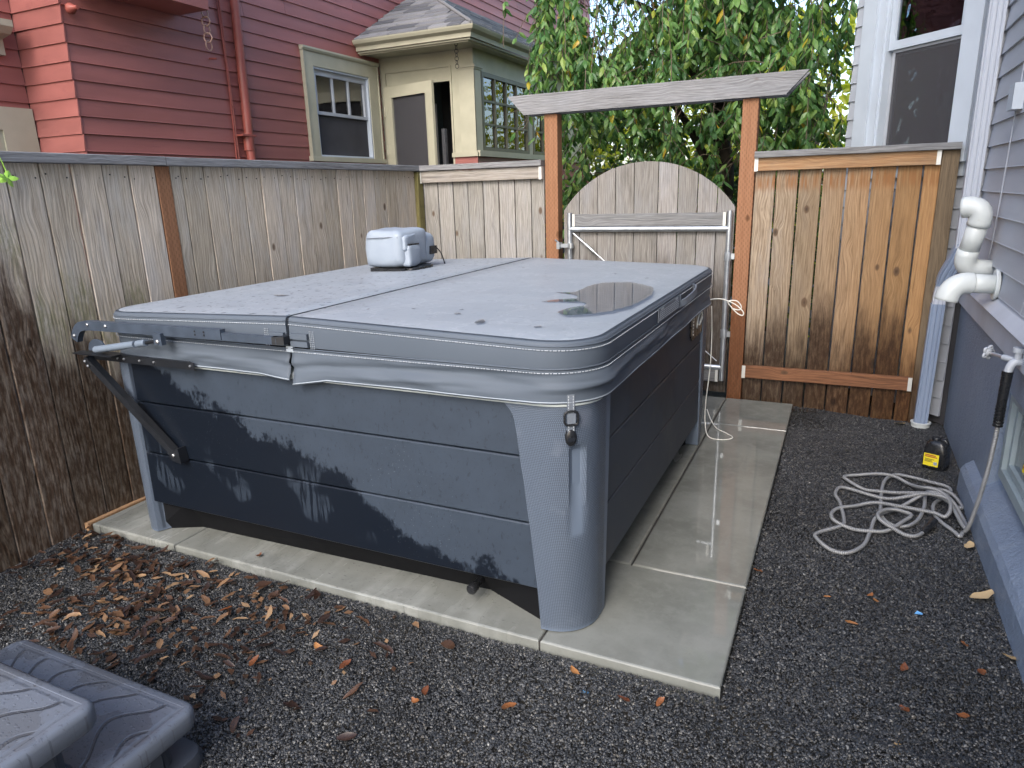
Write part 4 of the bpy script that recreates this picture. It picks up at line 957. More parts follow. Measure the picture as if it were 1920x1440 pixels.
MB().obox(FW, 5.838, 6.582, -.046, -.043, 2.092, 2.395).build('pane', M['glass'], w1)
m = MB(); m.obox(FW, 5.70, 6.70, -.50, -.49, 1.9, 2.9); m.build('room_wall', M['interior'], w1)
cm = MB(); cp_ = [Vector(FW(6.35+.26*i/30, -.12+.014*math.sin(i*1.5), 0)) for i in range(31)]; cm.loft([[p+Z1*2.0 for p in cp_], [p+Z1*2.82 for p in cp_]], cap=False, closed=False); cm.build('curtain', M['curtain'], w1, smooth=True)
# downspout with cable
dn = thing('red_downspout', (-4.76, 4.83, 0), 'red painted round downspout on the red house wall', 'downspout')
MB().tube([(-4.745, 4.80, .2), (-4.745, 4.812, 2.1), (-4.745, 4.835, 3.2), (-4.745, 4.85, 5)], .038, 14).build('pipe', M['redpipe'], dn, smooth=50)
MB().tube([(-4.745, 4.80, 2.02), (-4.745, 4.803, 2.16)], .042, 14).build('coupling', M['redpipe'], dn, smooth=50)
MB().box(-4.785, -4.70, 4.70, 4.86, 2.135, 2.15).build('strap', M['redpipe'], dn)
MB().tube(smooth_path([(-4.775, 4.70+.0*i, z) for i, z in enumerate((1, 1.6, 2.2, 2.8, 3.4, 4.2))], 4), .009, 6).build('cable', M['redpipe'], dn); MB().tube(smooth_path([(-4.772, 4.675+.012*math.sin(z*3), z) for z in (1, 1.4, 1.8, 2.2, 2.6, 3.0, 3.4, 4.2)], 4), .006, 6).build('cable', M['redpipe'], dn)
MB().tube([(-4.785, 4.53, 2.72), (-4.72, 4.545, 2.715)], .008, 6).build('wall_hook', M['redpipe'], rh)
def chain(name, x, y, z0, z1, r, label, mat):
    t = thing(name, (x, y, z0), label, 'chain'); z = z1; k = 0
    while z > z0:
        pts = []
        for i in range(12):
            a = 2*math.pi*i/12; q = (r*math.cos(a), r*1.15*math.sin(a)); ang = .5+(k % 2)*1.1
            pts.append((x+q[0]*math.cos(ang), y+q[0]*math.sin(ang), z+q[1]))
        MB().tube(pts, r*.17, 6, closed=True).build('link', mat, t, smooth=True); z -= r*1.9; k += 1
chain('rain_chain', -4.55, 4.32, 2.735, 3.5, .030, 'coppery ring chain hanging against the red siding', paint('copper_chain', (.42, .26, .20), .4, metal=.5))

# ------------------------------------------------------------------ enclosed porch of the red house
PY, PX = 6.9, -3.627
FPF = plane_frame((0, PY, 0), X1, -Y1); FPS = plane_frame((PX, 0, 0), Y1, X1)
m = MB(); m.obox(FPF, -4.8, PX, -.08, 0, 2.90, 3.10); m.obox(FPF, -4.8, -4.72, -.08, .0, 0, 2.9); m.obox(FPF, -3.905, PX, -.08, 0, 2.0, 2.9); m.obox(FPF, -4.72, -3.905, -.08, -.012, 2.76, 2.9)
pw = m.build('porch_wall', M['olive'], rh)
m = MB(); m.obox(FPS, PY+.081, 10.6, -.08, 0, 2.845, 3.10); m.obox(FPS, PY+.081, 7.062, -.08, 0, 2.0, 2.845); m.obox(FPS, 8.30, 8.42, -.08, 0, 2.0, 2.845); m.obox(FPS, 9.66, 10.6, -.08, 0, 2.0, 2.845); m.obox(FPS, 7.062, 10, -.08, 0, 2.0, 2.04)
m.build('porch_wall', M['olive'], rh)
frame_ring(FPF, -4.725, -3.90, 2.752, 2.905, .014, .0, .012, 'panel_moulding', M['olive'], pw)
MB().obox(FPF, -4.712, -3.915, -.011, -.006, 2.766, 2.892).build('transom_panel', M['olive'], pw)
MB().obox(FPF, -3.905, -3.885, .0, .014, .6, 2.90).build('door_casing', M['olive'], pw)
m = MB(); m.obox(FPF, -3.795, PX+.012, .0, .016, 2.0, 2.86); m.obox(FPS, PY-.012, PY+.14, .0, .012, 2.0, 2.86); m.build('pilaster', M['olive'], pw)
for i, (o, z0, z1) in enumerate(((.022, 2.845, 2.862), (.034, 2.862, 2.876), (.026, 2.876, 2.888))):
    m = MB(); m.obox(FPF, -3.81, PX+o, .001, o, z0, z1); m.obox(FPS, PY+.0, PY+.155, .001, o, z0, z1); m.build('capital', M['olive'], pw)
m = MB(); m.obox(FPF, -3.91, PX+.03, .0, .03, 1.985, 2.03); m.obox(FPS, PY, 10.6, .0, .045, 1.985, 2.045); m.build('porch_sill', M['olive'], pw)
siding(FPF, -3.90, PX+.017, 1.985-6*.115, 6, .115, M['red'], rh, name='porch_siding'); siding(FPS, PY, 10.6, 1.985-6*.115, 6, .115, M['red'], rh, name='porch_siding')
# porch casement windows on the side
for wa, wb_ in ((7.064, 8.298), (8.422, 9.658)):
    fr = frame_ring(FPS, wa, wb_, 2.042, 2.843, .045, -.05, .008, 'porch_window', M['olive_dark'], rh)
    nx_, nz_ = 4, 3; a0, a1, c0, c1 = wa+.045, wb_-.045, 2.087, 2.798
    for i in range(1, nx_): a = a0+(a1-a0)*i/nx_; MB().obox(FPS, a-.013, a+.013, -.028, .004, c0, c1).build('muntin', M['olive_dark'], fr)
    for j in range(1, nz_): c = c0+(c1-c0)*j/nz_; MB().obox(FPS, a0, a1, -.026, .002, c-.011, c+.011).build('muntin', M['olive_dark'], fr)
    for i in range(nx_):
        for j in range(nz_):
            A0 = a0+(a1-a0)*i/nx_+.005; A1 = a0+(a1-a0)*(i+1)/nx_-.005; C0 = c0+(c1-c0)*j/nz_+.005; C1 = c0+(c1-c0)*(j+1)/nz_-.005
            dx_ = R.uniform(-.002, .002); m = MB(); m.hexa([FPS(A0, -.02, C0), FPS(A1, -.02+dx_, C0), FPS(A1, -.017+dx_, C0), FPS(A0, -.017, C0), FPS(A0, -.02+dx_, C1), FPS(A1, -.02, C1), FPS(A1, -.017, C1), FPS(A0, -.017+dx_, C1)]); m.build('pane', M['glass'], fr)
# screen door standing ajar, hinged at the left
th = math.radians(14); du = Vector((math.cos(th), -math.sin(th), 0)); FD = plane_frame((-4.715, PY-.006, 0), du, Vector((-math.sin(th), -math.cos(th), 0)))
dw = .735
m = MB(); m.obox(FD, 0, .115, 0, .032, .5, 2.745); m.obox(FD, dw-.095, dw, 0, .032, .5, 2.745); m.obox(FD, .115, dw-.095, 0, .032, 2.635, 2.745)
sdo = m.build('screen_door', M['olive'], rh)
MB().obox(FD, .115, dw-.095, .012, .014, .5, 2.635).build('insect_screen', M['screen'], sdo)
frame_ring(FD, .108, dw-.088, .45, 2.643, .010, .032, .038, 'screen_moulding', M['olive'], sdo)
for z in (2.5, 2.1): 
    m = MB(); m.obox(FD, -.02, .03, .0325, .036, z-.05, z+.05); m.tube([FD(0, .04, z-.05), FD(0, .04, z+.05)], .008, 8); m.build('hinge', M['olive'], sdo)
MB().box(-4.6, -3.95, 7.9, 7.95, 0, 3).build('porch_back_wall', M['interior'], rh)
MB().box(-4.72, -3.7, 6.99, 10.4, 1.2, 1.25).build('porch_floor', M['interior'], rh)
MB().box(-4.13, -4.09, 7.05, 7.10, 1.3, 2.30).build('porch_post', M['cap'], rh)
m = MB(); m.obox(FPF, -4.45, -4.35, -.45, -.44, 1.3, 2.6); m.build('curtain', M['curtain'], rh)
# roof, gutter and soffit
GX, GY, GZ = -3.43, 6.50, 3.075
m = MB(); m.box(-4.783, GX-.02, GY+.02, PY+.02, 3.045, 3.06); m.box(PX-.02, GX-.02, PY+.021, 10.8, 3.045, 3.06); m.build('soffit', M['olive'], rh)
gs = [(0, .01), (.03, 0), (.035, .04), (.075, .062), (.088, .085), (.092, .098), (.083, .098), (.0, .098)]
gut = MB(); loops = []
for px_, py_ in ((-4.783, None), (GX, 'c'), (None, 10.8)):
    if py_ is None: loops.append([(px_, GY+.03-o, GZ-.012+z) for o, z in gs])
    elif py_ == 'c': loops.append([(GX-.03+o, GY+.03-o, GZ-.012+z) for o, z in gs])
    else: loops.append([(GX-.03+o, py_, GZ-.012+z) for o, z in gs])
gut.loft(loops); gut.build('gutter', M['olive'], rh)
m = MB(); m.box(-4.783, GX-.055, GY+.05, GY+.07, 3.032, 3.07); m.box(GX-.075, GX-.055, GY+.071, 10.8, 3.032, 3.07); m.build('fascia_trim', M['olive'], rh)
SL = .56; EX, EY, EZ = -3.40, 6.47, 3.165; run = 4.783+EX
rb = MB(); rb.add([(-4.783, EY, EZ), (EX, EY, EZ), (EX, 10.8, EZ), (-4.783, 10.8, EZ-EX*0+SL*run), (-4.783, EY+run, EZ+SL*run), (-4.783, EY, EZ-.02), (EX, EY, EZ-.02), (EX, 10.8, EZ-.02)], [(0, 1, 4), (1, 2, 3, 4), (0, 5, 6, 1), (1, 6, 7, 2)]); roof = rb.build('porch_roof', M['soil'], rh)
nco = 12; ex = run/nco
for k in range(nco):
    d0, d1 = k*ex, (k+1)*ex+.03
    lift_ = .018
    x = -4.783-R.uniform(0, .2); xr = EX-d0+.01
    while x < xr-.01:
        w_ = R.choice((.16, .22, .30, .34)); a, b_ = max(x, -4.783), min(x+w_-.004, xr); x += w_
        if b_-a < .02: continue
        db = R.uniform(-.008, .004); z0 = EZ+SL*(d0+db); z1 = EZ+SL*d1; b2 = max(a+.005, min(b_, EX-d1)); t = lift_*R.uniform(.8, 1.25)
        m = MB(); m.hexa([(a, EY+d0+db, z0), (b_, EY+d0+db, z0), (b2, EY+d1, z1-.004), (a, EY+d1, z1-.004), (a, EY+d0+db, z0+t), (b_, EY+d0+db, z0+t), (b2, EY+d1, z1+.002), (a, EY+d1, z1+.002)]); m.build('shingle', M['shingle'], roof)
    y = EY+d0-.01; 
    while y < 9.6:
        w_ = R.choice((.22, .30, .34, .40)); a, b_ = y, y+w_-.004; y += w_
        db = R.uniform(-.008, .004); z0 = EZ+SL*(d0+db); z1 = EZ+SL*d1; t = lift_*R.uniform(.8, 1.25); a2 = max(a, EY+d1) if b_ > EY+d1+.02 else b_-.01
        m = MB(); m.hexa([(EX-d0-db, a, z0), (EX-d0-db, b_, z0), (EX-d1, b_, z1-.004), (EX-d1, a2, z1-.004), (EX-d0-db, a, z0+t), (EX-d0-db, b_, z0+t), (EX-d1, b_, z1+.002), (EX-d1, a2, z1+.002)]); m.build('shingle', M['shingle'], roof)
MB().tube([(EX, EY, EZ+.016), (-4.783, EY+run, EZ+SL*run+.014)], .018, 6).build('hip_cap', M['shingle'], roof)
chain('porch_chain', -3.66, 6.62, 2.83, 3.04, .018, 'short dark ring chain hanging under the porch eave', M['black'])

# ================================================================== grey house on the right
gh = thing('grey_house', (.75, 4, 0), 'blue grey clapboard house with bay window and stucco foundation on the right', 'house')
FG = plane_frame((.735, 0, 0), Y1, -X1); E2 = .1245; Bz = 1.06
siding(FG, -1.5, 5.13, Bz-.02, 33, E2, M['siding'], gh, th=.019)
MB().box(.75, 6, -1.5, 5.2, .86, 6).build('wall_core', M['interior'], gh)
DB = Vector((-.70711, .70711, 0)); NB = Vector((-.70711, -.70711, 0)); P0 = Vector((.735, 5.25, 0)); FB = plane_frame(P0, DB, NB)
siding(FB, .06, 1.105, .06, 48, E2, M['siding'], gh, holes=((.15, .96, 1.70, 3.6),), name='bay_siding')
FB2 = plane_frame(P0+DB*1.105, Y1, -X1); siding(FB2, .0, 1.6, .06, 48, E2, M['siding'], gh, name='bay_siding')
bc = MB(); q0, q1 = P0+DB*.0-NB*.02, P0+DB*1.09-NB*.02
bc.loft([[Vector((.76, 5.2, z)), q0+Z1*z, q1+Z1*z, Vector((q1.x, 7.5, z)), Vector((3, 7.5, z)), Vector((3, 5.2, z))] for z in (0, 1.68)]); bc.build('bay_core', M['interior'], gh)
# bay window (single hung)
wv_ = MB(); wv_.obox(FB, .905, 1.02, .018, .045, 1.76, 3.7); wv_.obox(FB, .11, .235, .018, .045, 1.76, 3.7); bw = wv_.build('bay_window', M['white'], gh)
m = MB(); m.obox(FB, .09, 1.03, .018, .07, 1.715, 1.76); m.obox(FB, .11, 1.02, .018, .035, 1.63, 1.715); m.build('sill', M['white'], bw)
m = MB(); m.obox(FB, .845, .905, -.06, .025, 1.76, 3.7); m.obox(FB, .825, .845, -.06, .012, 1.76, 3.7); m.obox(FB, .235, .245, -.06, .02, 1.76, 3.7); m.build('jamb', M['white'], bw)
frame_ring(FB, .25, .822, 2.47, 3.7, .04, -.045, -.008, 'upper_sash', M['white'], bw, wb=.055)
frame_ring(FB, .25, .822, 1.76, 2.465, .035, -.07, -.046, 'lower_sash', M['sash'], bw, wb=.04, wt=.03)
frame_ring(FB, .247, .80, 1.762, 2.468, .016, -.044, -.030, 'screen_frame', M['sash'], bw)
MB().obox(FB, .263, .784, -.037, -.0365, 1.778, 2.452).build('insect_screen', M['screen'], bw)
MB().obox(FB, .29, .782, -.03, -.027, 2.52, 3.66).build('pane', M['glass'], bw); MB().obox(FB, .285, .787, -.062, -.059, 1.80, 2.435).build('pane', M['glass'], bw)
m = MB(); m.obox(FB, -.3, 1.6, -1.3, -1.29, 1.3, 4); m.obox(FB, -.3, 1.6, -1.29, -.1, 1.69, 1.70); m.build('room_wall', paint('room_plaster', (.16, .155, .15), .9), bw)
m = MB(); m.obox(FB, .60, .63, -.9, -.2, 1.8, 3.8); m.build('room_partition', M['curtain'], bw)
m = MB(); m.lathe([(.0, 0), (.06, .01), (.075, .05), (.07, .10), (.05, .12), (.0, .12)], 14, Matrix.Translation(FB(.67, -.25, 1.90))); m.build('ornament', M['white'], bw, smooth=True)
MB().obox(FB, .36, .55, -.3, -.2, 1.78, 1.83).build('box_on_sill', M['sash'], bw)
MB().box(.745, 3, 5.2, 5.25, 1.7, 6).build('bay_return', M['siding'], gh)
MB().add([P0+DB*1.09-NB*.03+Z1*1.68, Vector((3, 6.1, 1.68)), Vector((3, 5.3, 1.68)), P0-NB*.03+Z1*1.68], [(0, 1, 2, 3)]).build('bay_floor', M['interior'], gh)
# corner trim between wall and bay
MB().box(.705, .76, 5.13, 5.22, .86, 6).build('corner_board', M['fascia'], gh)
# skirt board and drip cap over the foundation
MB().box(.700, .75, -1.5, 5.24, .848, .966).build('skirt_board', M['fascia'], gh)
m = MB(); sec = [(.0, .966), (.055, .966), (.058, .975), (.0, 1.045)]; m.loft([[FG(-1.5, b_, c) for b_, c in sec], [FG(5.14, b_, c) for b_, c in sec]]); m.build('drip_cap', M['fascia'], gh)
# stucco foundation with a recessed basement window and a low ledge
fd = MB(); fd.box(.722, 1.1, 3.77, 5.28, -.05, .848); fd.box(.722, 1.1, -1.5, 3.77, .70, .8479); fd.box(.80, 1.1, -1.5, 3.7699, -.05, .70); fo = fd.build('foundation', M['stucco'], gh)
ld = MB(); sec = [(.665, -.05), (.668, .12), (.685, .15), (.82, .25), (.82, -.05)]; ld.loft([[(x, -1.5, z) for x, z in sec], [(x, 4.05, z) for x, z in sec]][:1]+[[(x, 4.13, z) for x, z in sec]]+[[(max(x, .70), 4.22, min(z, .02)) for x, z in sec]])
ld.build('foundation_ledge', M['stucco'], gh)
FR2 = plane_frame((.80, 0, 0), Y1, -X1)
bwn = frame_ring(FR2, 2.75, 3.70, .27, .69, .045, .0, .05, 'basement_window', M['sashgreen'], gh); frame_ring(FR2, 2.80, 3.65, .32, .64, .03, .0, .03, 'sash', M['sashgreen'], bwn)
MB().obox(FR2, 2.83, 3.62, .008, .011, .35, .61).build('pane', M['glass'], bwn)
# wire along the siding
MB().tube(smooth_path([(.712, 4.9, 1.0), (.712, 4.55, 1.16), (.712, 4.45, 1.45), (.712, 4.4, 1.9), (.712, 4.3, 2.5)], 6), .003, 5).build('wall_wire', M['siding'], gh)
MB().box(.675, .72, 4.28, 4.42, 1.93, 2.05).build('wall_box', M['white'], gh)

# ================================================================== fittings on the grey house
ds = thing('grey_downspout', (.57, 5.19, 0), 'ribbed blue grey downspout between cedar fence and foundation', 'downspout')
def ribbed(pts, w_, d_, name, mat, par):
    n = 3; sec = []
    for i in range(n*4+1):
        a = -w_/2+w_*i/(n*4); sec.append((a, -d_/2+(.005 if i % 4 == 2 else 0)))
    sec += [(w_/2, d_/2), (-w_/2, d_/2)]
    return MB().sweep(pts, sec, up=(0, 1, 0)).build(name, mat, par)
ribbed([(.572, 5.185, .03), (.582, 5.185, .84)], .078, .055, 'lower_pipe', M['spout'], ds)
ribbed([(.583, 5.186, .83), (.586, 5.188, .90), (.595, 5.19, .97)], .072, .05, 'connector', M['fascia'], ds)
ribbed(smooth_path([(.594, 5.19, .96), (.60, 5.17, 1.02), (.64, 5.13, 1.14), (.665, 5.115, 1.22)], 4), .078, .055, 'elbow', M['spout'], ds)
ribbed([(.665, 5.115, 1.2), (.668, 5.115, 3.2), (.67, 5.115, 5.5)], .085, .06, 'upper_pipe', M['spout_light'], ds)
dr_ = MB(); dr_.lathe([(.052, -.03), (.058, .03), (.062, .032), (.062, .04), (.047, .04), (.047, -.02)], 18, Matrix.Translation((.575, 5.185, 0))); dr_.build('drain_adapter', M['pvc'], ds, smooth=40)

def elbow_path(a, b, c, r=.09, n=8):
    a, b, c = Vector(a), Vector(b), Vector(c); p = b+(a-b).normalized()*r; q = b+(c-b).normalized()*r
    return [a]+[(1-t)**2*p+2*t*(1-t)*b+t*t*q for t in [i/n for i in range(n+1)]]+[c]
def hollow(par, name, pts, r, mat=None):
    m = MB(); m.tube(pts, r, 20, cap=False); o = m.build(name, mat or M['pvc'], par, smooth=50); s = o.modifiers.new('s', 'SOLIDIFY'); s.thickness = .006; s.offset = -1; return o
vp = thing('exhaust_vent_pipe', (.5, 4.14, 1.0), 'white plastic vent elbow turned down from the grey house wall', 'vent pipe')
hollow(vp, 'wall_pipe', [(.72, 4.20, 1.095), (.57, 4.16, 1.105)], .048); hollow(vp, 'elbow', elbow_path((.60, 4.168, 1.103), (.515, 4.145, 1.11), (.497, 4.14, 1.015), .085), .054)
m = MB(); m.lathe([(.052, 0), (.072, .004), (.078, .016), (.074, .022), (.05, .022)], 18, Matrix.Translation((.722, 4.20, 1.095)) @ Matrix.Rotation(-math.pi/2, 4, 'Y')); m.build('caulk_ring', M['pvc'], vp, smooth=40)
vq = thing('intake_vent_pipe', (.57, 4.4, 1.1), 'tall white plastic vent riser with elbow facing sideways on grey siding', 'vent pipe')
hollow(vq, 'lower_elbow', elbow_path((.72, 4.46, 1.14), (.585, 4.42, 1.15), (.60, 4.40, 1.25), .07), .052); hollow(vq, 'riser', [(.598, 4.402, 1.23), (.625, 4.365, 1.40)], .048)
hollow(vq, 'upper_elbow', elbow_path((.622, 4.37, 1.375), (.636, 4.35, 1.478), (.545, 4.385, 1.468), .085), .054)

TAP0 = set(bpy.data.objects)
fc = thing('garden_tap', (.68, 3.68, .86), 'pale grey garden tap on the skirt board of the grey house', 'tap')
m = MB(); m.tube([(.72, 3.66, .862), (.64, 3.645, .855)], .017, 10); m.tube(smooth_path([(.65, 3.647, .856), (.625, 3.64, .85), (.615, 3.637, .825), (.612, 3.635, .80)], 4), .016, 10); m.tube([(.64, 3.645, .85), (.64, 3.645, .90)], .014, 10); m.build('tap_body', M['sash'], fc, smooth=50)
m = MB(); m.tube([(.60, 3.70, .86), (.56, 3.745, .865)], .008, 8); m.build('valve_stem', M['bolt'], fc)
wh = MB(); wp = [Vector((.553, 3.752, .866))+Vector((.68, .73, 0))*0+Vector((-.73*.0, 0, 0)) for i in range(1)]
ax = Vector((-.66, .75, .08)).normalized(); u_ = ax.cross(Z1).normalized(); v_ = ax.cross(u_)
wh.tube([Vector((.555, 3.752, .866))+u_*(.024+.005*math.cos(5*2*math.pi*i/30))*math.cos(2*math.pi*i/30)+v_*(.024+.005*math.cos(5*2*math.pi*i/30))*math.sin(2*math.pi*i/30) for i in range(30)], .006, 6, closed=True); wh.tube([Vector((.56, 3.746, .866)), Vector((.55, 3.757, .867))], .02, 8); wh.build('valve_wheel', M['sash'], fc, smooth=True)
MB().tube([(.64, 3.655, .858), (.60, 3.70, .86)], .013, 8).build('bonnet', M['sash'], fc, smooth=50)
MB().tube([(.64, 3.645, .895), (.64, 3.645, .915)], .022, 12).build('vacuum_breaker', M['sash'], fc, smooth=50)

for o in set(bpy.data.objects)-TAP0:
    if o.parent is None: WM[o.name] = Matrix.Translation((.045, -.27, .03)) @ WM[o.name]; o.matrix_basis = WM[o.name]
HP = [(.624, 3.542), (.605, 3.498), (.587, 3.54), (.532, 3.66), (.522, 3.767), (.541, 3.862), (.597, 3.959), (.628, 4.05), (.612, 4.109), (.534, 4.145), (.424, 4.189), (.366, 4.176), (.321, 4.08), (.299, 3.921), (.287, 3.732), (.287, 3.59), (.324, 3.511), (.384, 3.515), (.438, 3.596), (.48, 3.75), (.498, 3.905), (.515, 3.99), (.567, 4.026), (.624, 3.97), (.655, 3.87), (.639, 3.832), (.564, 3.886), (.461, 3.906), (.297, 3.881), (.214, 3.888), (.129, 3.988), (.117, 4.026), (.159, 4.069), (.277, 4.132), (.38, 4.12), (.438, 4.057), (.49, 3.949), (.554, 3.897), (.61, 3.834), (.640, 3.713), (.648, 3.613), (.641, 3.558), (.625, 3.578), (.595, 3.771), (.535, 3.86), (.454, 3.82), (.37, 3.721), (.298, 3.608), (.254, 3.523), (.231, 3.384), (.199, 3.227), (.133, 3.121), (.067, 3.117), (.006, 3.196), (.008, 3.257), (.106, 3.385), (.118, 3.468), (.098, 3.657), (.075, 3.754), (.096, 3.858), (.158, 3.858), (.294, 3.794), (.401, 3.807), (.508, 3.841), (.581, 3.805), (.586, 3.709), (.56, 3.645), (.519, 3.682), (.445, 3.694), (.364, 3.704), (.249, 3.717), (.157, 3.637), (.088, 3.567), (.061, 3.486), (.08, 3.413), (.157, 3.367), (.241, 3.376), (.311, 3.429), (.375, 3.531), (.415, 3.613), (.371, 3.637), (.303, 3.596), (.265, 3.527), (.283, 3.468), (.353, 3.409), (.416, 3.422), (.453, 3.473)]
hose = thing('garden_hose', (.35, 3.7, 0), 'tangled grey ribbed garden hose coiled on the gravel below the tap', 'hose')
hp = smooth_path([(.655, 3.37, .70), (.655, 3.38, .55), (.652, 3.42, .35), (.642, 3.50, .12)]+[(x, y, .021) for x, y in HP], 6)
# lift later strands over earlier ones where they cross
cells = {}
for i, p in enumerate(hp):
    if p.z > .1: continue
    key = (int(p.x/.03), int(p.y/.03)); lv = 0
    for dx_ in (-1, 0, 1):
        for dy_ in (-1, 0, 1):
            for j, l in cells.get((key[0]+dx_, key[1]+dy_), []):
                if i-j > 14 and l < 3: lv = max(lv, l+1)
    cells.setdefault(key, []).append((i, lv)); p.z = .019+.019*lv
for _ in range(4):
    zz = [p.z for p in hp]
    for i in range(2, len(hp)-2):
        if hp[i].z < .15: hp[i].z = max(.017+gz(hp[i].x, hp[i].y), (zz[i-2]+zz[i-1]+zz[i]+zz[i+1]+zz[i+2])/5)
m = MB(); m.tube(hp, .0092, 10); L_ = 0; uvs = []
for i, p in enumerate(hp):
    if i: L_ += (p-hp[i-1]).length
    uvs += [(L_, j/10) for j in range(10)]
m.build('hose_tube', M['hose'], hose, smooth=True, uv=uvs)
MB().tube([hp[-1], hp[-1]+Vector((.03, .05, .012)), hp[-1]+Vector((.055, .11, .02))], lambda t: .013+.006*(t > .3), 12).build('hose_fitting', M['blackplastic'], hose, smooth=50)
sl_ = smooth_path([(.657, 3.365, .845), (.656, 3.365, .80), (.655, 3.37, .72), (.655, 3.375, .63)], 5)
MB().tube(sl_, lambda t: .021-.004*t, 12).build('hose_collar', M['blackplastic'], hose, smooth=50)
for i in range(7): MB().tube([(.655, 3.371+.0005*i, .695-.014*i), (.655, 3.3715+.0005*i, .689-.014*i)], .0195, 12).build('collar_rib', M['blackplastic'], hose)

jug = thing('black_jug', (.59, 4.42, 0), 'small black plastic jug with yellow label beside the foundation', 'jug')
Mj = Matrix.Translation((.592, 4.42, .004)) @ Matrix.Rotation(math.radians(-24), 4, 'Z')
def jl(z, w_, d_, r): return [Mj @ Vector((x, y, z)) for x, y in rrect(-w_/2, w_/2, -d_/2, d_/2, r, 5)]
m = MB(); m.loft([jl(0, .112, .092, .02), jl(.006, .122, .10, .022), jl(.11, .120, .098, .022), jl(.145, .108, .090, .03), jl(.162, .090, .076, .03), jl(.170, .06, .05, .024)]); m.build('jug_body', M['blackplastic'], jug, smooth=40)
m = MB(); m.lathe([(.023, .165), (.023, .180), (.020, .184), (.0, .184)], 14, Mj @ Matrix.Translation((-.012, 0, 0))); m.build('jug_cap', M['black'], jug, smooth=40)
m = MB(); m.tube(smooth_path([Mj @ Vector(p) for p in ((.012, 0, .168), (.03, 0, .172), (.042, 0, .163), (.046, 0, .145))], 4), .010, 8); m.build('jug_handle', M['blackplastic'], jug, smooth=True)
FJ = lambda a, b_, c: Mj @ Vector((a, -.05-b_, c))
lbj = MB().obox(FJ, -.05, .028, .0, .0012, .022, .095).build('jug_label', M['yellow'], jug)
for i, (a0, a1, c) in enumerate(((-.043, .012, .083), (-.043, .02, .074), (-.043, .005, .060), (-.043, -.005, .053), (-.043, .0, .046))): MB().obox(FJ, a0, a1, .0013, .0018, c, c+(.006 if i < 2 else .003)).build('label_print', M['label_ink' if i < 2 else 'label_black'], lbj)
MB().obox(FJ, .004, .022, .0013, .0018, .032, .050).build('label_print', M['spout'], lbj)

# cords behind the tub
cd = thing('power_cord', (-.70, 4.4, .1), 'thin white cord hanging down the far corner of the tub to the slab', 'cord')
MB().tube(smooth_path([(-.705, 4.37, .90), (-.70, 4.40, .7), (-.70, 4.39, .5), (-.71, 4.36, .3), (-.705, 4.33, .16), (-.67, 4.28, .082), (-.58, 4.27, .076), (-.53, 4.33, .076), (-.58, 4.40, .076), (-.65, 4.47, .077), (-.70, 4.55, .10), (-.74, 4.6, .16)], 8), .0032, 6).build('cord_run', M['cord'], cd, smooth=True)
wl = thing('power_cord', (-.66, 4.5, .85), 'loose white cord loop sticking out behind the tub near the gate', 'cord')
MB().tube(smooth_path([(-.74, 4.42, .93), (-.66, 4.44, .935), (-.58, 4.45, .905), (-.53, 4.46, .86), (-.53, 4.46, .835), (-.56, 4.46, .845), (-.60, 4.455, .885), (-.62, 4.45, .92), (-.57, 4.45, .925), (-.54, 4.455, .89), (-.555, 4.46, .868), (-.60, 4.46, .878)], 8), .0036, 6).build('cord_loop', M['cord'], wl, smooth=True)

# ================================================================== plastic steps at the lower left
st = thing('spa_steps', (-1.98, .85, 0), 'grey moulded plastic two-tread spa steps with wavy grip pattern', 'steps')
def tread(x0, x1, y0, y1, z, name):
    m = MB(); r = .045; prof = [(-.018, z-.062), (-.006, z-.06), (.0, z-.048), (.0, z-.014), (-.005, z-.005), (-.014, z), (-.03, z+.0005)]
    m.loft([[(x, y, c) for x, y in rrect(x0-o, x1+o, y0-o, y1+o, max(.012, r+o), 6)] for o, c in prof])
    return m.build(name, M['tread'], st, smooth=50)
tread(-2.39, -1.56, .78, 1.125, .225, 'tread'); tread(-2.39, -1.555, .52, .862, .44, 'tread')
def riser(x0, x1, y0, y1, z0, z1, fl=.02):
    m = MB(); m.loft([[(x, y, z) for x, y in rrect(x0-o, x1+o, y0-o, y1+o, .04, 5)] for o, z in ((fl, z0), (fl*.5, z0+(z1-z0)*.3), (0, z1))])
    return m
riser(-2.34, -1.63, .60, 1.06, .0, .17).build('lower_body', M['step'], st, smooth=40)
riser(-2.34, -1.63, .57, .80, .2, .385, .005).build('upper_body', M['step'], st, smooth=40)
m = MB(); prof = [(.0, .0), (.012, .004), (.014, .03), (.008, .048), (-.02, .056), (-.08, .06)]; m.loft([[(x, y, c) for x, y in rrect(-2.37-o, -1.60+o, .55-o, 1.135+o, .05, 6)] for o, c in prof]); m.build('foot_flange', M['step'], st, smooth=50)
for y in (.62, .74, .90, 1.0):
    m = MB(); m.cbox(-1.638, -1.612, y-.03, y+.03, .055, .168 if y > .85 else .38, .012); m.build('side_rib', M['step'], st)

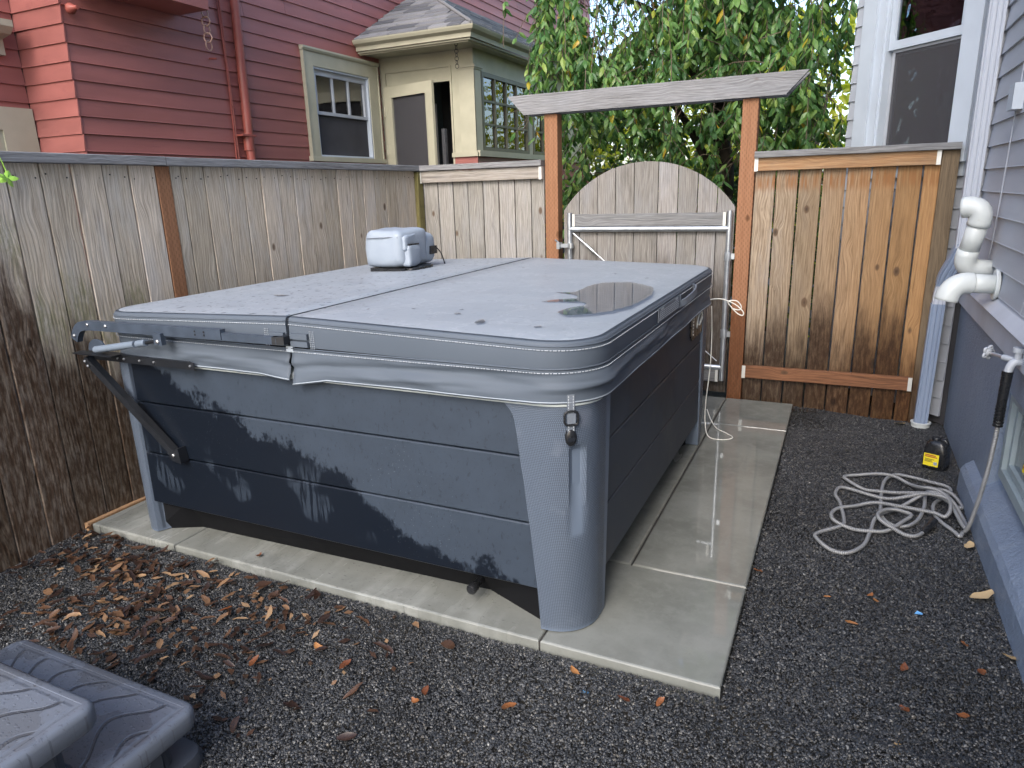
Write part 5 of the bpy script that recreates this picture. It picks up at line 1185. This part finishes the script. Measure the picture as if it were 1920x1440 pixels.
# ================================================================== fallen leaves
def leaf_mesh(name, mat, L=.06, W=.026, curl=.3, seed=0, fold=.25, n=5, tone=None):
    rr = random.Random(seed); m = MB(); rows = []
    for i in range(n+1):
        t = i/n; w_ = W*math.sin(math.pi*min(1, t*.93+.05))**.8*(1+.12*rr.uniform(-1, 1)); x = (t-.5)*L
        z = curl*L*((t-.5)**2*2)+rr.uniform(-.003, .003); yb = .12*L*math.sin(t*3+seed)
        rows.append([(x, yb-w_, z+w_*fold*rr.uniform(.3, 1.4)), (x, yb, z), (x, yb+w_, z+w_*fold*rr.uniform(.3, 1.4))])
    m.loft(rows, cap=False, closed=False)
    me = bpy.data.meshes.new(name); me.from_pydata(m.v, [], m.f); me.materials.append(mat); me.polygons.foreach_set('use_smooth', [True]*len(me.polygons)); return me
LM = [leaf_mesh('dry_leaf', M['leaf_dry'], L=R.uniform(.05, .085), W=R.uniform(.010, .018), curl=R.uniform(-.1, .18), seed=i, fold=R.uniform(.1, .7)) for i in range(9)]
LT = [leaf_mesh('tan_leaf', M['leaf_tan'], L=.085, W=.02, curl=.15, seed=40+i, fold=.3) for i in range(2)]
LR = [leaf_mesh('rust_leaf', M['leaf_rust'], L=R.uniform(.045, .065), W=R.uniform(.014, .02), curl=R.uniform(.1, .5), seed=60+i, fold=.5) for i in range(4)]
def drop(mesh, x, y, z, sc=1., label=None, group=None, tilt=.35):
    o = bpy.data.objects.new('fallen_leaf', mesh); COL.objects.link(o)
    setw(o, Matrix.Translation((x, y, z+(gz(x, y) if y < 1.96 or x > -.229 else 0))) @ Matrix.Rotation(R.uniform(0, 6.28), 4, 'Z') @ Matrix.Rotation(R.uniform(-tilt, tilt), 4, 'X') @ Matrix.Rotation(R.uniform(-tilt, tilt), 4, 'Y') @ Matrix.Scale(sc, 4))
    return tag(o, label, 'leaf', group)
DL = ['at the slab corner by the left fence', 'along the left front edge of the slab', 'between the steps and the tub', 'just behind the plastic steps', 'near the tub front, thinning to the right', 'right of the plastic steps', 'at the foot of the left fence']; DG = 'leaves drifted by the left fence'
cnt = 0
spots = [(-2.95, 1.82, .24, .10, 60), (-2.55, 1.74, .26, .11, 62), (-2.35, 1.55, .20, .10, 50), (-2.62, 1.42, .22, .09, 46), (-2.05, 1.78, .30, .10, 24), (-1.85, 1.50, .28, .16, 24), (-3.15, 1.72, .1, .14, 14)]
for ci, (cx_, cy_, sx, sy, n) in enumerate(spots):
    k = 0; DR = 'brown fallen leaf in the drift '+DL[ci]
    while k < n:
        x, y = R.gauss(cx_, sx), R.gauss(cy_, sy)
        if not (-3.31 < x < -1.3 and 1.15 < y < 1.945): continue
        drop(R.choice(LM), x, y, .012+R.uniform(0, .022), R.uniform(.6, 1.05), DR, DG, .3); k += 1
for x, y in [(-1.995, 1.849), (-2.105, 1.699), (-1.667, 1.776), (-1.34, 1.899), (-1.379, 1.746), (-1.167, 1.842), (-1.355, 1.534), (-1.247, 1.366), (-1.766, 1.513), (-1.882, 1.393), (-1.857, 1.775), (-1.232, 1.478), (-1.45, 1.62), (-1.55, 1.85), (-1.60, 1.66), (-1.72, 1.70), (-1.50, 1.40), (-1.68, 1.88)]:
    drop(R.choice(LM+LR), x, y, .014, R.uniform(.8, 1.15), 'brown fallen leaf scattered on dark gravel in front of the tub', 'leaves scattered on the near gravel', .3)
for x, y in [(-1.119, 1.618), (-1.127, 1.566), (-.697, 1.89), (-.510, 1.824), (-.398, 1.857)]:
    drop(R.choice(LR), x, y, .013, .75, 'small rust coloured leaf on gravel near the slab edge', 'rust leaves near the slab edge', .3)
drop(LR[0], -.831, 1.649, .018, 1.15, 'dark red folded leaf alone on gravel near the bottom centre')
for x, y in [(.217, 2.806), (.149, 2.564), (.515, 2.602), (.31, 2.378), (-.207, 2.79), (.235, 2.773), (.303, 2.159), (.063, 2.71), (.55, 2.45), (.46, 2.20)]:
    drop(R.choice(LR), x, y, .013, R.uniform(.5, .85), 'tiny brown leaf on gravel between slab and grey house', 'leaves on the right-hand gravel', .3)
drop(LT[0], .619, 2.981, .016, 1.25, 'long tan leaf lying at the foot of the blue foundation'); drop(LT[1], .656, 2.572, .014, .9, 'tan leaf by the foundation at the right picture edge')
drop(LT[1], .269, 1.968, .014, 1., 'pale tan slender leaf on gravel near the bottom right'); drop(LT[0], .63, 3.425, .014, .9, 'tan leaf just in front of the hose by the foundation'); drop(LT[1], .453, 5.17, .016, .9, 'tan leaf at the foot of the golden fence')
drop(LR[1], -2.25, 2.03, .078, .8, 'brown leaf caught on the front edge of the slab')
lit = MB(); ltn = []
for _ in range(420):
    cx_, cy_, sx, sy, n = R.choice(spots[:6]); x, y = R.gauss(cx_, sx*1.15), R.gauss(cy_, sy*1.15)
    if not (-3.31 < x < -1.2 and 1.15 < y < 1.945): continue
    a = R.uniform(0, 6.28); l = R.uniform(.02, .055); w_ = l*R.uniform(.16, .3); d = Vector((math.cos(a), math.sin(a), R.uniform(-.15, .3))); s_ = Vector((-math.sin(a), math.cos(a), R.uniform(-.3, .3)))
    p = Vector((x, y, gz(x, y)+.011+R.uniform(0, .006))); lit.add([p-d*l/2, p+s_*w_, p+d*l/2, p-s_*w_], [(0, 1, 2, 3)]); ltn += [R.random()]*4
me = bpy.data.meshes.new('leaf_litter'); me.from_pydata(lit.v, [], lit.f); at = me.attributes.new('tone', 'FLOAT', 'POINT'); at.data.foreach_set('value', ltn)
tag(link('leaf_litter', me, M['leaf_dry']), 'broken bits of brown leaves mixed into the gravel', None, kind='stuff')
for x, y, l in ((-.648, 1.843, 'blue plastic scrap on gravel near the front of the slab'), (.384, 2.754, 'blue plastic scrap on gravel right of the slab')):
    m = MB(); m.add([(x-.014, y-.004, .014), (x+.012, y-.008, .018), (x+.016, y+.006, .014), (x-.004, y+.009, .020)], [(0, 1, 2, 3)]); o = m.build('plastic_scrap', M['bluebit']); tag(o, l, 'scrap'); s_ = o.modifiers.new('s', 'SOLIDIFY'); s_.thickness = .002

# ================================================================== trees beyond the fence
def leaf_quad(p, d, nrm_, L, W):   # folded six-vertex leaf: base p, direction d
    s_ = d.cross(nrm_).normalized(); n2 = s_.cross(d).normalized()
    return [p, p+d*L*.34+s_*W-n2*W*.25, p+d*L*.72+s_*W*.72-n2*W*.3, p+d*L-n2*L*.12, p+d*L*.72-s_*W*.72-n2*W*.3, p+d*L*.34-s_*W-n2*W*.25, p+d*L*.5-n2*L*.02+n2*W*.2]
LF = [(0, 1, 6), (1, 2, 6), (2, 3, 6), (3, 4, 6), (4, 5, 6), (5, 0, 6)]
RT = random.Random(5)
def rv(a, b): return RT.uniform(a, b)
tree = thing('weeping_cherry_tree', (-1.2, 7.6, 0), 'weeping cherry tree with drooping green leaves behind the gate', 'tree')
tk = MB(); tk.tube(smooth_path([(-1.2, 7.6, 0), (-1.25, 7.62, .8), (-1.15, 7.55, 1.7), (-1.3, 7.5, 2.6), (-1.2, 7.5, 3.6)], 5), lambda t: .13-.07*t, 10); tk.build('trunk', M['trunk'], tree, smooth=True)
limbs = []
for e_ in ((-2.3, 6.7, 4.2), (-1.6, 6.4, 4.4), (-.7, 6.6, 4.4), (-.15, 7.2, 4.3), (-.4, 8.2, 4.4), (-2.2, 7.9, 4.5), (-1.9, 6.6, 3.2), (-.6, 6.9, 3.3), (-.2, 7.6, 3.2), (-1.75, 6.7, 2.45)):
    b0 = Vector((-1.22, 7.53, rv(1.7, 2.6) if e_[2] > 3 else 1.65)); e_ = Vector(e_); mid = b0.lerp(e_, .5)+Vector((rv(-.15, .15), rv(-.15, .15), rv(.1, .35)))
    pth = smooth_path([b0, mid, e_], 6); limbs.append(pth); MB().tube(pth, lambda t: .05-.035*t, 7).build('limb', M['trunk'], tree, smooth=True)
def px_of(p):
    d = p-Vector((0, 0, 1.62)); c = Vector((d.dot(cr), d.dot(cu), d.dot(cf))); return 960+1303.7*c.x/c.z, 720-1303.7*c.y/c.z
leaves = []; twigs = MB()
def twig(s_, L_, out, droop, spacing, lsz, side=0):
    p = s_.copy(); d = out.normalized(); path = [p.copy()]; n = int(L_/.05)
    for i in range(n):
        d = (d+Vector((rv(-.09, .09), rv(-.09, .09), -droop))).normalized(); p = p+d*.05; path.append(p.copy())
    if min(q.y for q in path) < 5.5 or max(q.x for q in path) > -.08 or min(q.x for q in path) < -2.78: return
    twigs.tube(path[::3]+[path[-1]], .0035, 3, cap=False)
    acc = 0
    for i in range(2, len(path)):
        acc += .05
        while acc > spacing:
            acc -= spacing; q = path[i]
            if mnoise.noise(Vector((q.x/q.y*15, 4.2, (q.z-1.6)/q.y*15))) > .27 and RT.random() < .93: continue
            a = rv(0, 6.28); ld_ = (Vector((math.cos(a), math.sin(a), -rv(.7, 2.0)))).normalized()
            nn = Vector((rv(-1, 1), rv(-1.3, .1), rv(.2, 1.))).normalized(); l = lsz*rv(.7, 1.2)
            leaves.append((q, ld_, nn, l, l*rv(.17, .23)))
# hanging curtains: (x range, y range, z range of starts, count)
for (x0, x1, y0, y1, z0, z1, n, L0, L1) in ((-2.35, .0, 6.0, 7.6, 3.0, 4.5, 240, .9, 2.0), (-2.5, -.1, 6.0, 7.2, 2.2, 3.0, 120, .5, 1.1), (-1.0, .02, 6.1, 7.6, 2.0, 3.2, 70, .6, 1.2), (-2.6, -2.0, 5.95, 6.6, 2.9, 4.0, 64, .6, 1.6), (-2.4, -1.4, 6.2, 7.2, 3.0, 4.2, 60, .6, 1.4), (-2.72, -2.45, 5.75, 6.0, 2.25, 2.45, 8, .25, .5), (-2.2, -.9, 6.3, 7.6, 1.5, 2.3, 60, .4, .8), (-.7, .0, 6.2, 7.4, 1.6, 2.3, 30, .4, .8)):
    for _ in range(n):
        s_ = Vector((rv(x0, x1), rv(y0, y1), rv(z0, z1))); a = rv(0, 6.28)
        twig(s_, rv(L0, L1), Vector((math.cos(a), math.sin(a)-.3, rv(-.2, .5))), rv(.07, .18), rv(.019, .030), .096)
tag(twigs.build('twigs', M['twig'], tree, recenter=True), kind='stuff')
vis = []
for i, (q, d, nn, l, w_) in enumerate(leaves):
    x, y = px_of(q)
    ok = 940 < x < 1610 and 5 < y < 300 and q.y < 6.7 and not (950 < x < 1520 and 125 < y < 215)
    vis.append((-(l/ max(.1, q.y)) if ok else 1, i))
vis.sort(); big = set(i for _, i in vis[:300])
LV = []
for k in range(6):
    q = leaf_quad(Vector((0, 0, 0)), Vector((0, 0, -1)), Vector((rv(-.2, .2), -1, .1)).normalized(), 1., rv(.17, .23))
    me = bpy.data.meshes.new('leaf'); me.from_pydata(q, [], LF); me.materials.append(M['leaf']); LV.append(me)
cm = MB(); tones = []
for i, (q, d, nn, l, w_) in enumerate(leaves):
    if i in big:
        z_ = -d; s_ = nn.cross(z_).normalized(); y_ = z_.cross(s_)
        mt = Matrix(((s_.x, y_.x, z_.x, q.x), (s_.y, y_.y, z_.y, q.y), (s_.z, y_.z, z_.z, q.z), (0, 0, 0, 1))) @ Matrix.Rotation(math.pi, 4, 'Z') @ Matrix.Scale(l, 4)
        link('leaf', LV[i % 6], None, tree, mt)
    else:
        cm.add(leaf_quad(q, d, nn, l, w_), LF); tones += [RT.random()]*7
def crown(m, tn, mat, par):
    c = Vector((0, 0, 0)); me = bpy.data.meshes.new('crown'); me.from_pydata(m.v, [], m.f); me.update()
    at = me.attributes.new('tone', 'FLOAT', 'POINT'); at.data.foreach_set('value', tn)
    return tag(link('crown', me, mat, par), kind='stuff')
crown(cm, tones, M['leaf'], tree)
print('cherry leaves', len(leaves))

def bg_tree(name, label, c, rx, ry, z0, z1, n, L, mat, group, clumps=26, trunk_r=.12):
    t = thing(name, (c[0], c[1], 0), label, 'tree', group)
    MB().tube(smooth_path([(c[0], c[1], 0), (c[0]+.1, c[1], (z0+z1)*.3), (c[0]-.05, c[1]+.1, z1*.85)], 5), lambda s_: trunk_r*(1-.7*s_), 8).build('trunk', M['trunk'], t, smooth=True)
    cl = [Vector((c[0]+rv(-rx, rx), c[1]+rv(-ry, ry), rv(z0, z1))) for _ in range(clumps)]
    m = MB(); tn = []
    for k in range(n):
        b0 = RT.choice(cl); r_ = rx*.34; q = b0+Vector((RT.gauss(0, r_), RT.gauss(0, r_), RT.gauss(0, r_*.8)))
        if q.z < .05: continue
        d = Vector((rv(-1, 1), rv(-1, 1), rv(-1.2, .3))).normalized(); nn = Vector((rv(-1, 1), rv(-1, 1), rv(.1, 1))).normalized()
        m.add(leaf_quad(q, d, nn, L*rv(.7, 1.3), L*rv(.22, .34)), LF); tn += [RT.random()]*7
    for b0 in cl[:10]:
        MB().tube(smooth_path([(c[0], c[1], z0+.3*(z1-z0)), (c[0]*.5+b0.x*.5, c[1]*.5+b0.y*.5, (z0+b0.z)/2+.2), b0], 4), lambda s_: trunk_r*.35*(1-.7*s_), 5).build('limb', M['trunk'], t, smooth=True)
    crown(m, tn, mat, t); return t
GB = None
bg_tree('garden_tree', 'yellow green sunlit tree behind the weeping cherry, toward the house', (-.55, 10.6, 0), 1.3, 1.1, .6, 3.6, 4200, .13, M['leaf_far'], GB, 34)
bg_tree('garden_tree', 'yellow green sunlit tree behind the weeping cherry, above the gate', (-2.9, 12.2, 0), 1.6, 1.2, .6, 3.4, 4200, .14, M['leaf_far'], GB, 34)
bg_tree('garden_shrub', 'dark green shrub behind the gate, left of its arch', (-2.35, 7.9, 0), .55, .5, .3, 1.9, 2600, .09, M['leaf_mid'], GB, 22, .04)
bg_tree('garden_shrub', 'dark green shrub behind the gate, right of its arch', (-.75, 8.3, 0), .65, .5, .3, 2.0, 2800, .09, M['leaf_mid'], GB, 22, .04)
bg_tree('garden_shrub', 'leafy shrub behind the middle of the gate', (-1.55, 8.6, 0), .6, .5, .3, 1.8, 2600, .09, M['leaf_mid'], GB, 22, .04)
# sprig poking over the left fence at the picture edge
sg = thing('fence_sprig', (-3.28, 1.93, 1.7), 'bright lime leaf sprig over the left fence at the picture edge', 'sprig')
MB().tube(smooth_path([(-3.42, 1.80, 1.80), (-3.36, 1.84, 1.862), (-3.285, 1.88, 1.84), (-3.272, 1.90, 1.77), (-3.27, 1.90, 1.735)], 5), .0022, 5).build('stem', M['lime'], sg)
for i in range(5):
    m = MB(); a = i*1.25; m.add(leaf_quad(Vector((-3.27, 1.90, 1.735)), Vector((rv(-.3, .3), math.cos(a), math.sin(a)*.5)).normalized(), Vector((1, 0, .6)).normalized(), .045, .014), LF); m.build('leaf', M['lime'], sg)
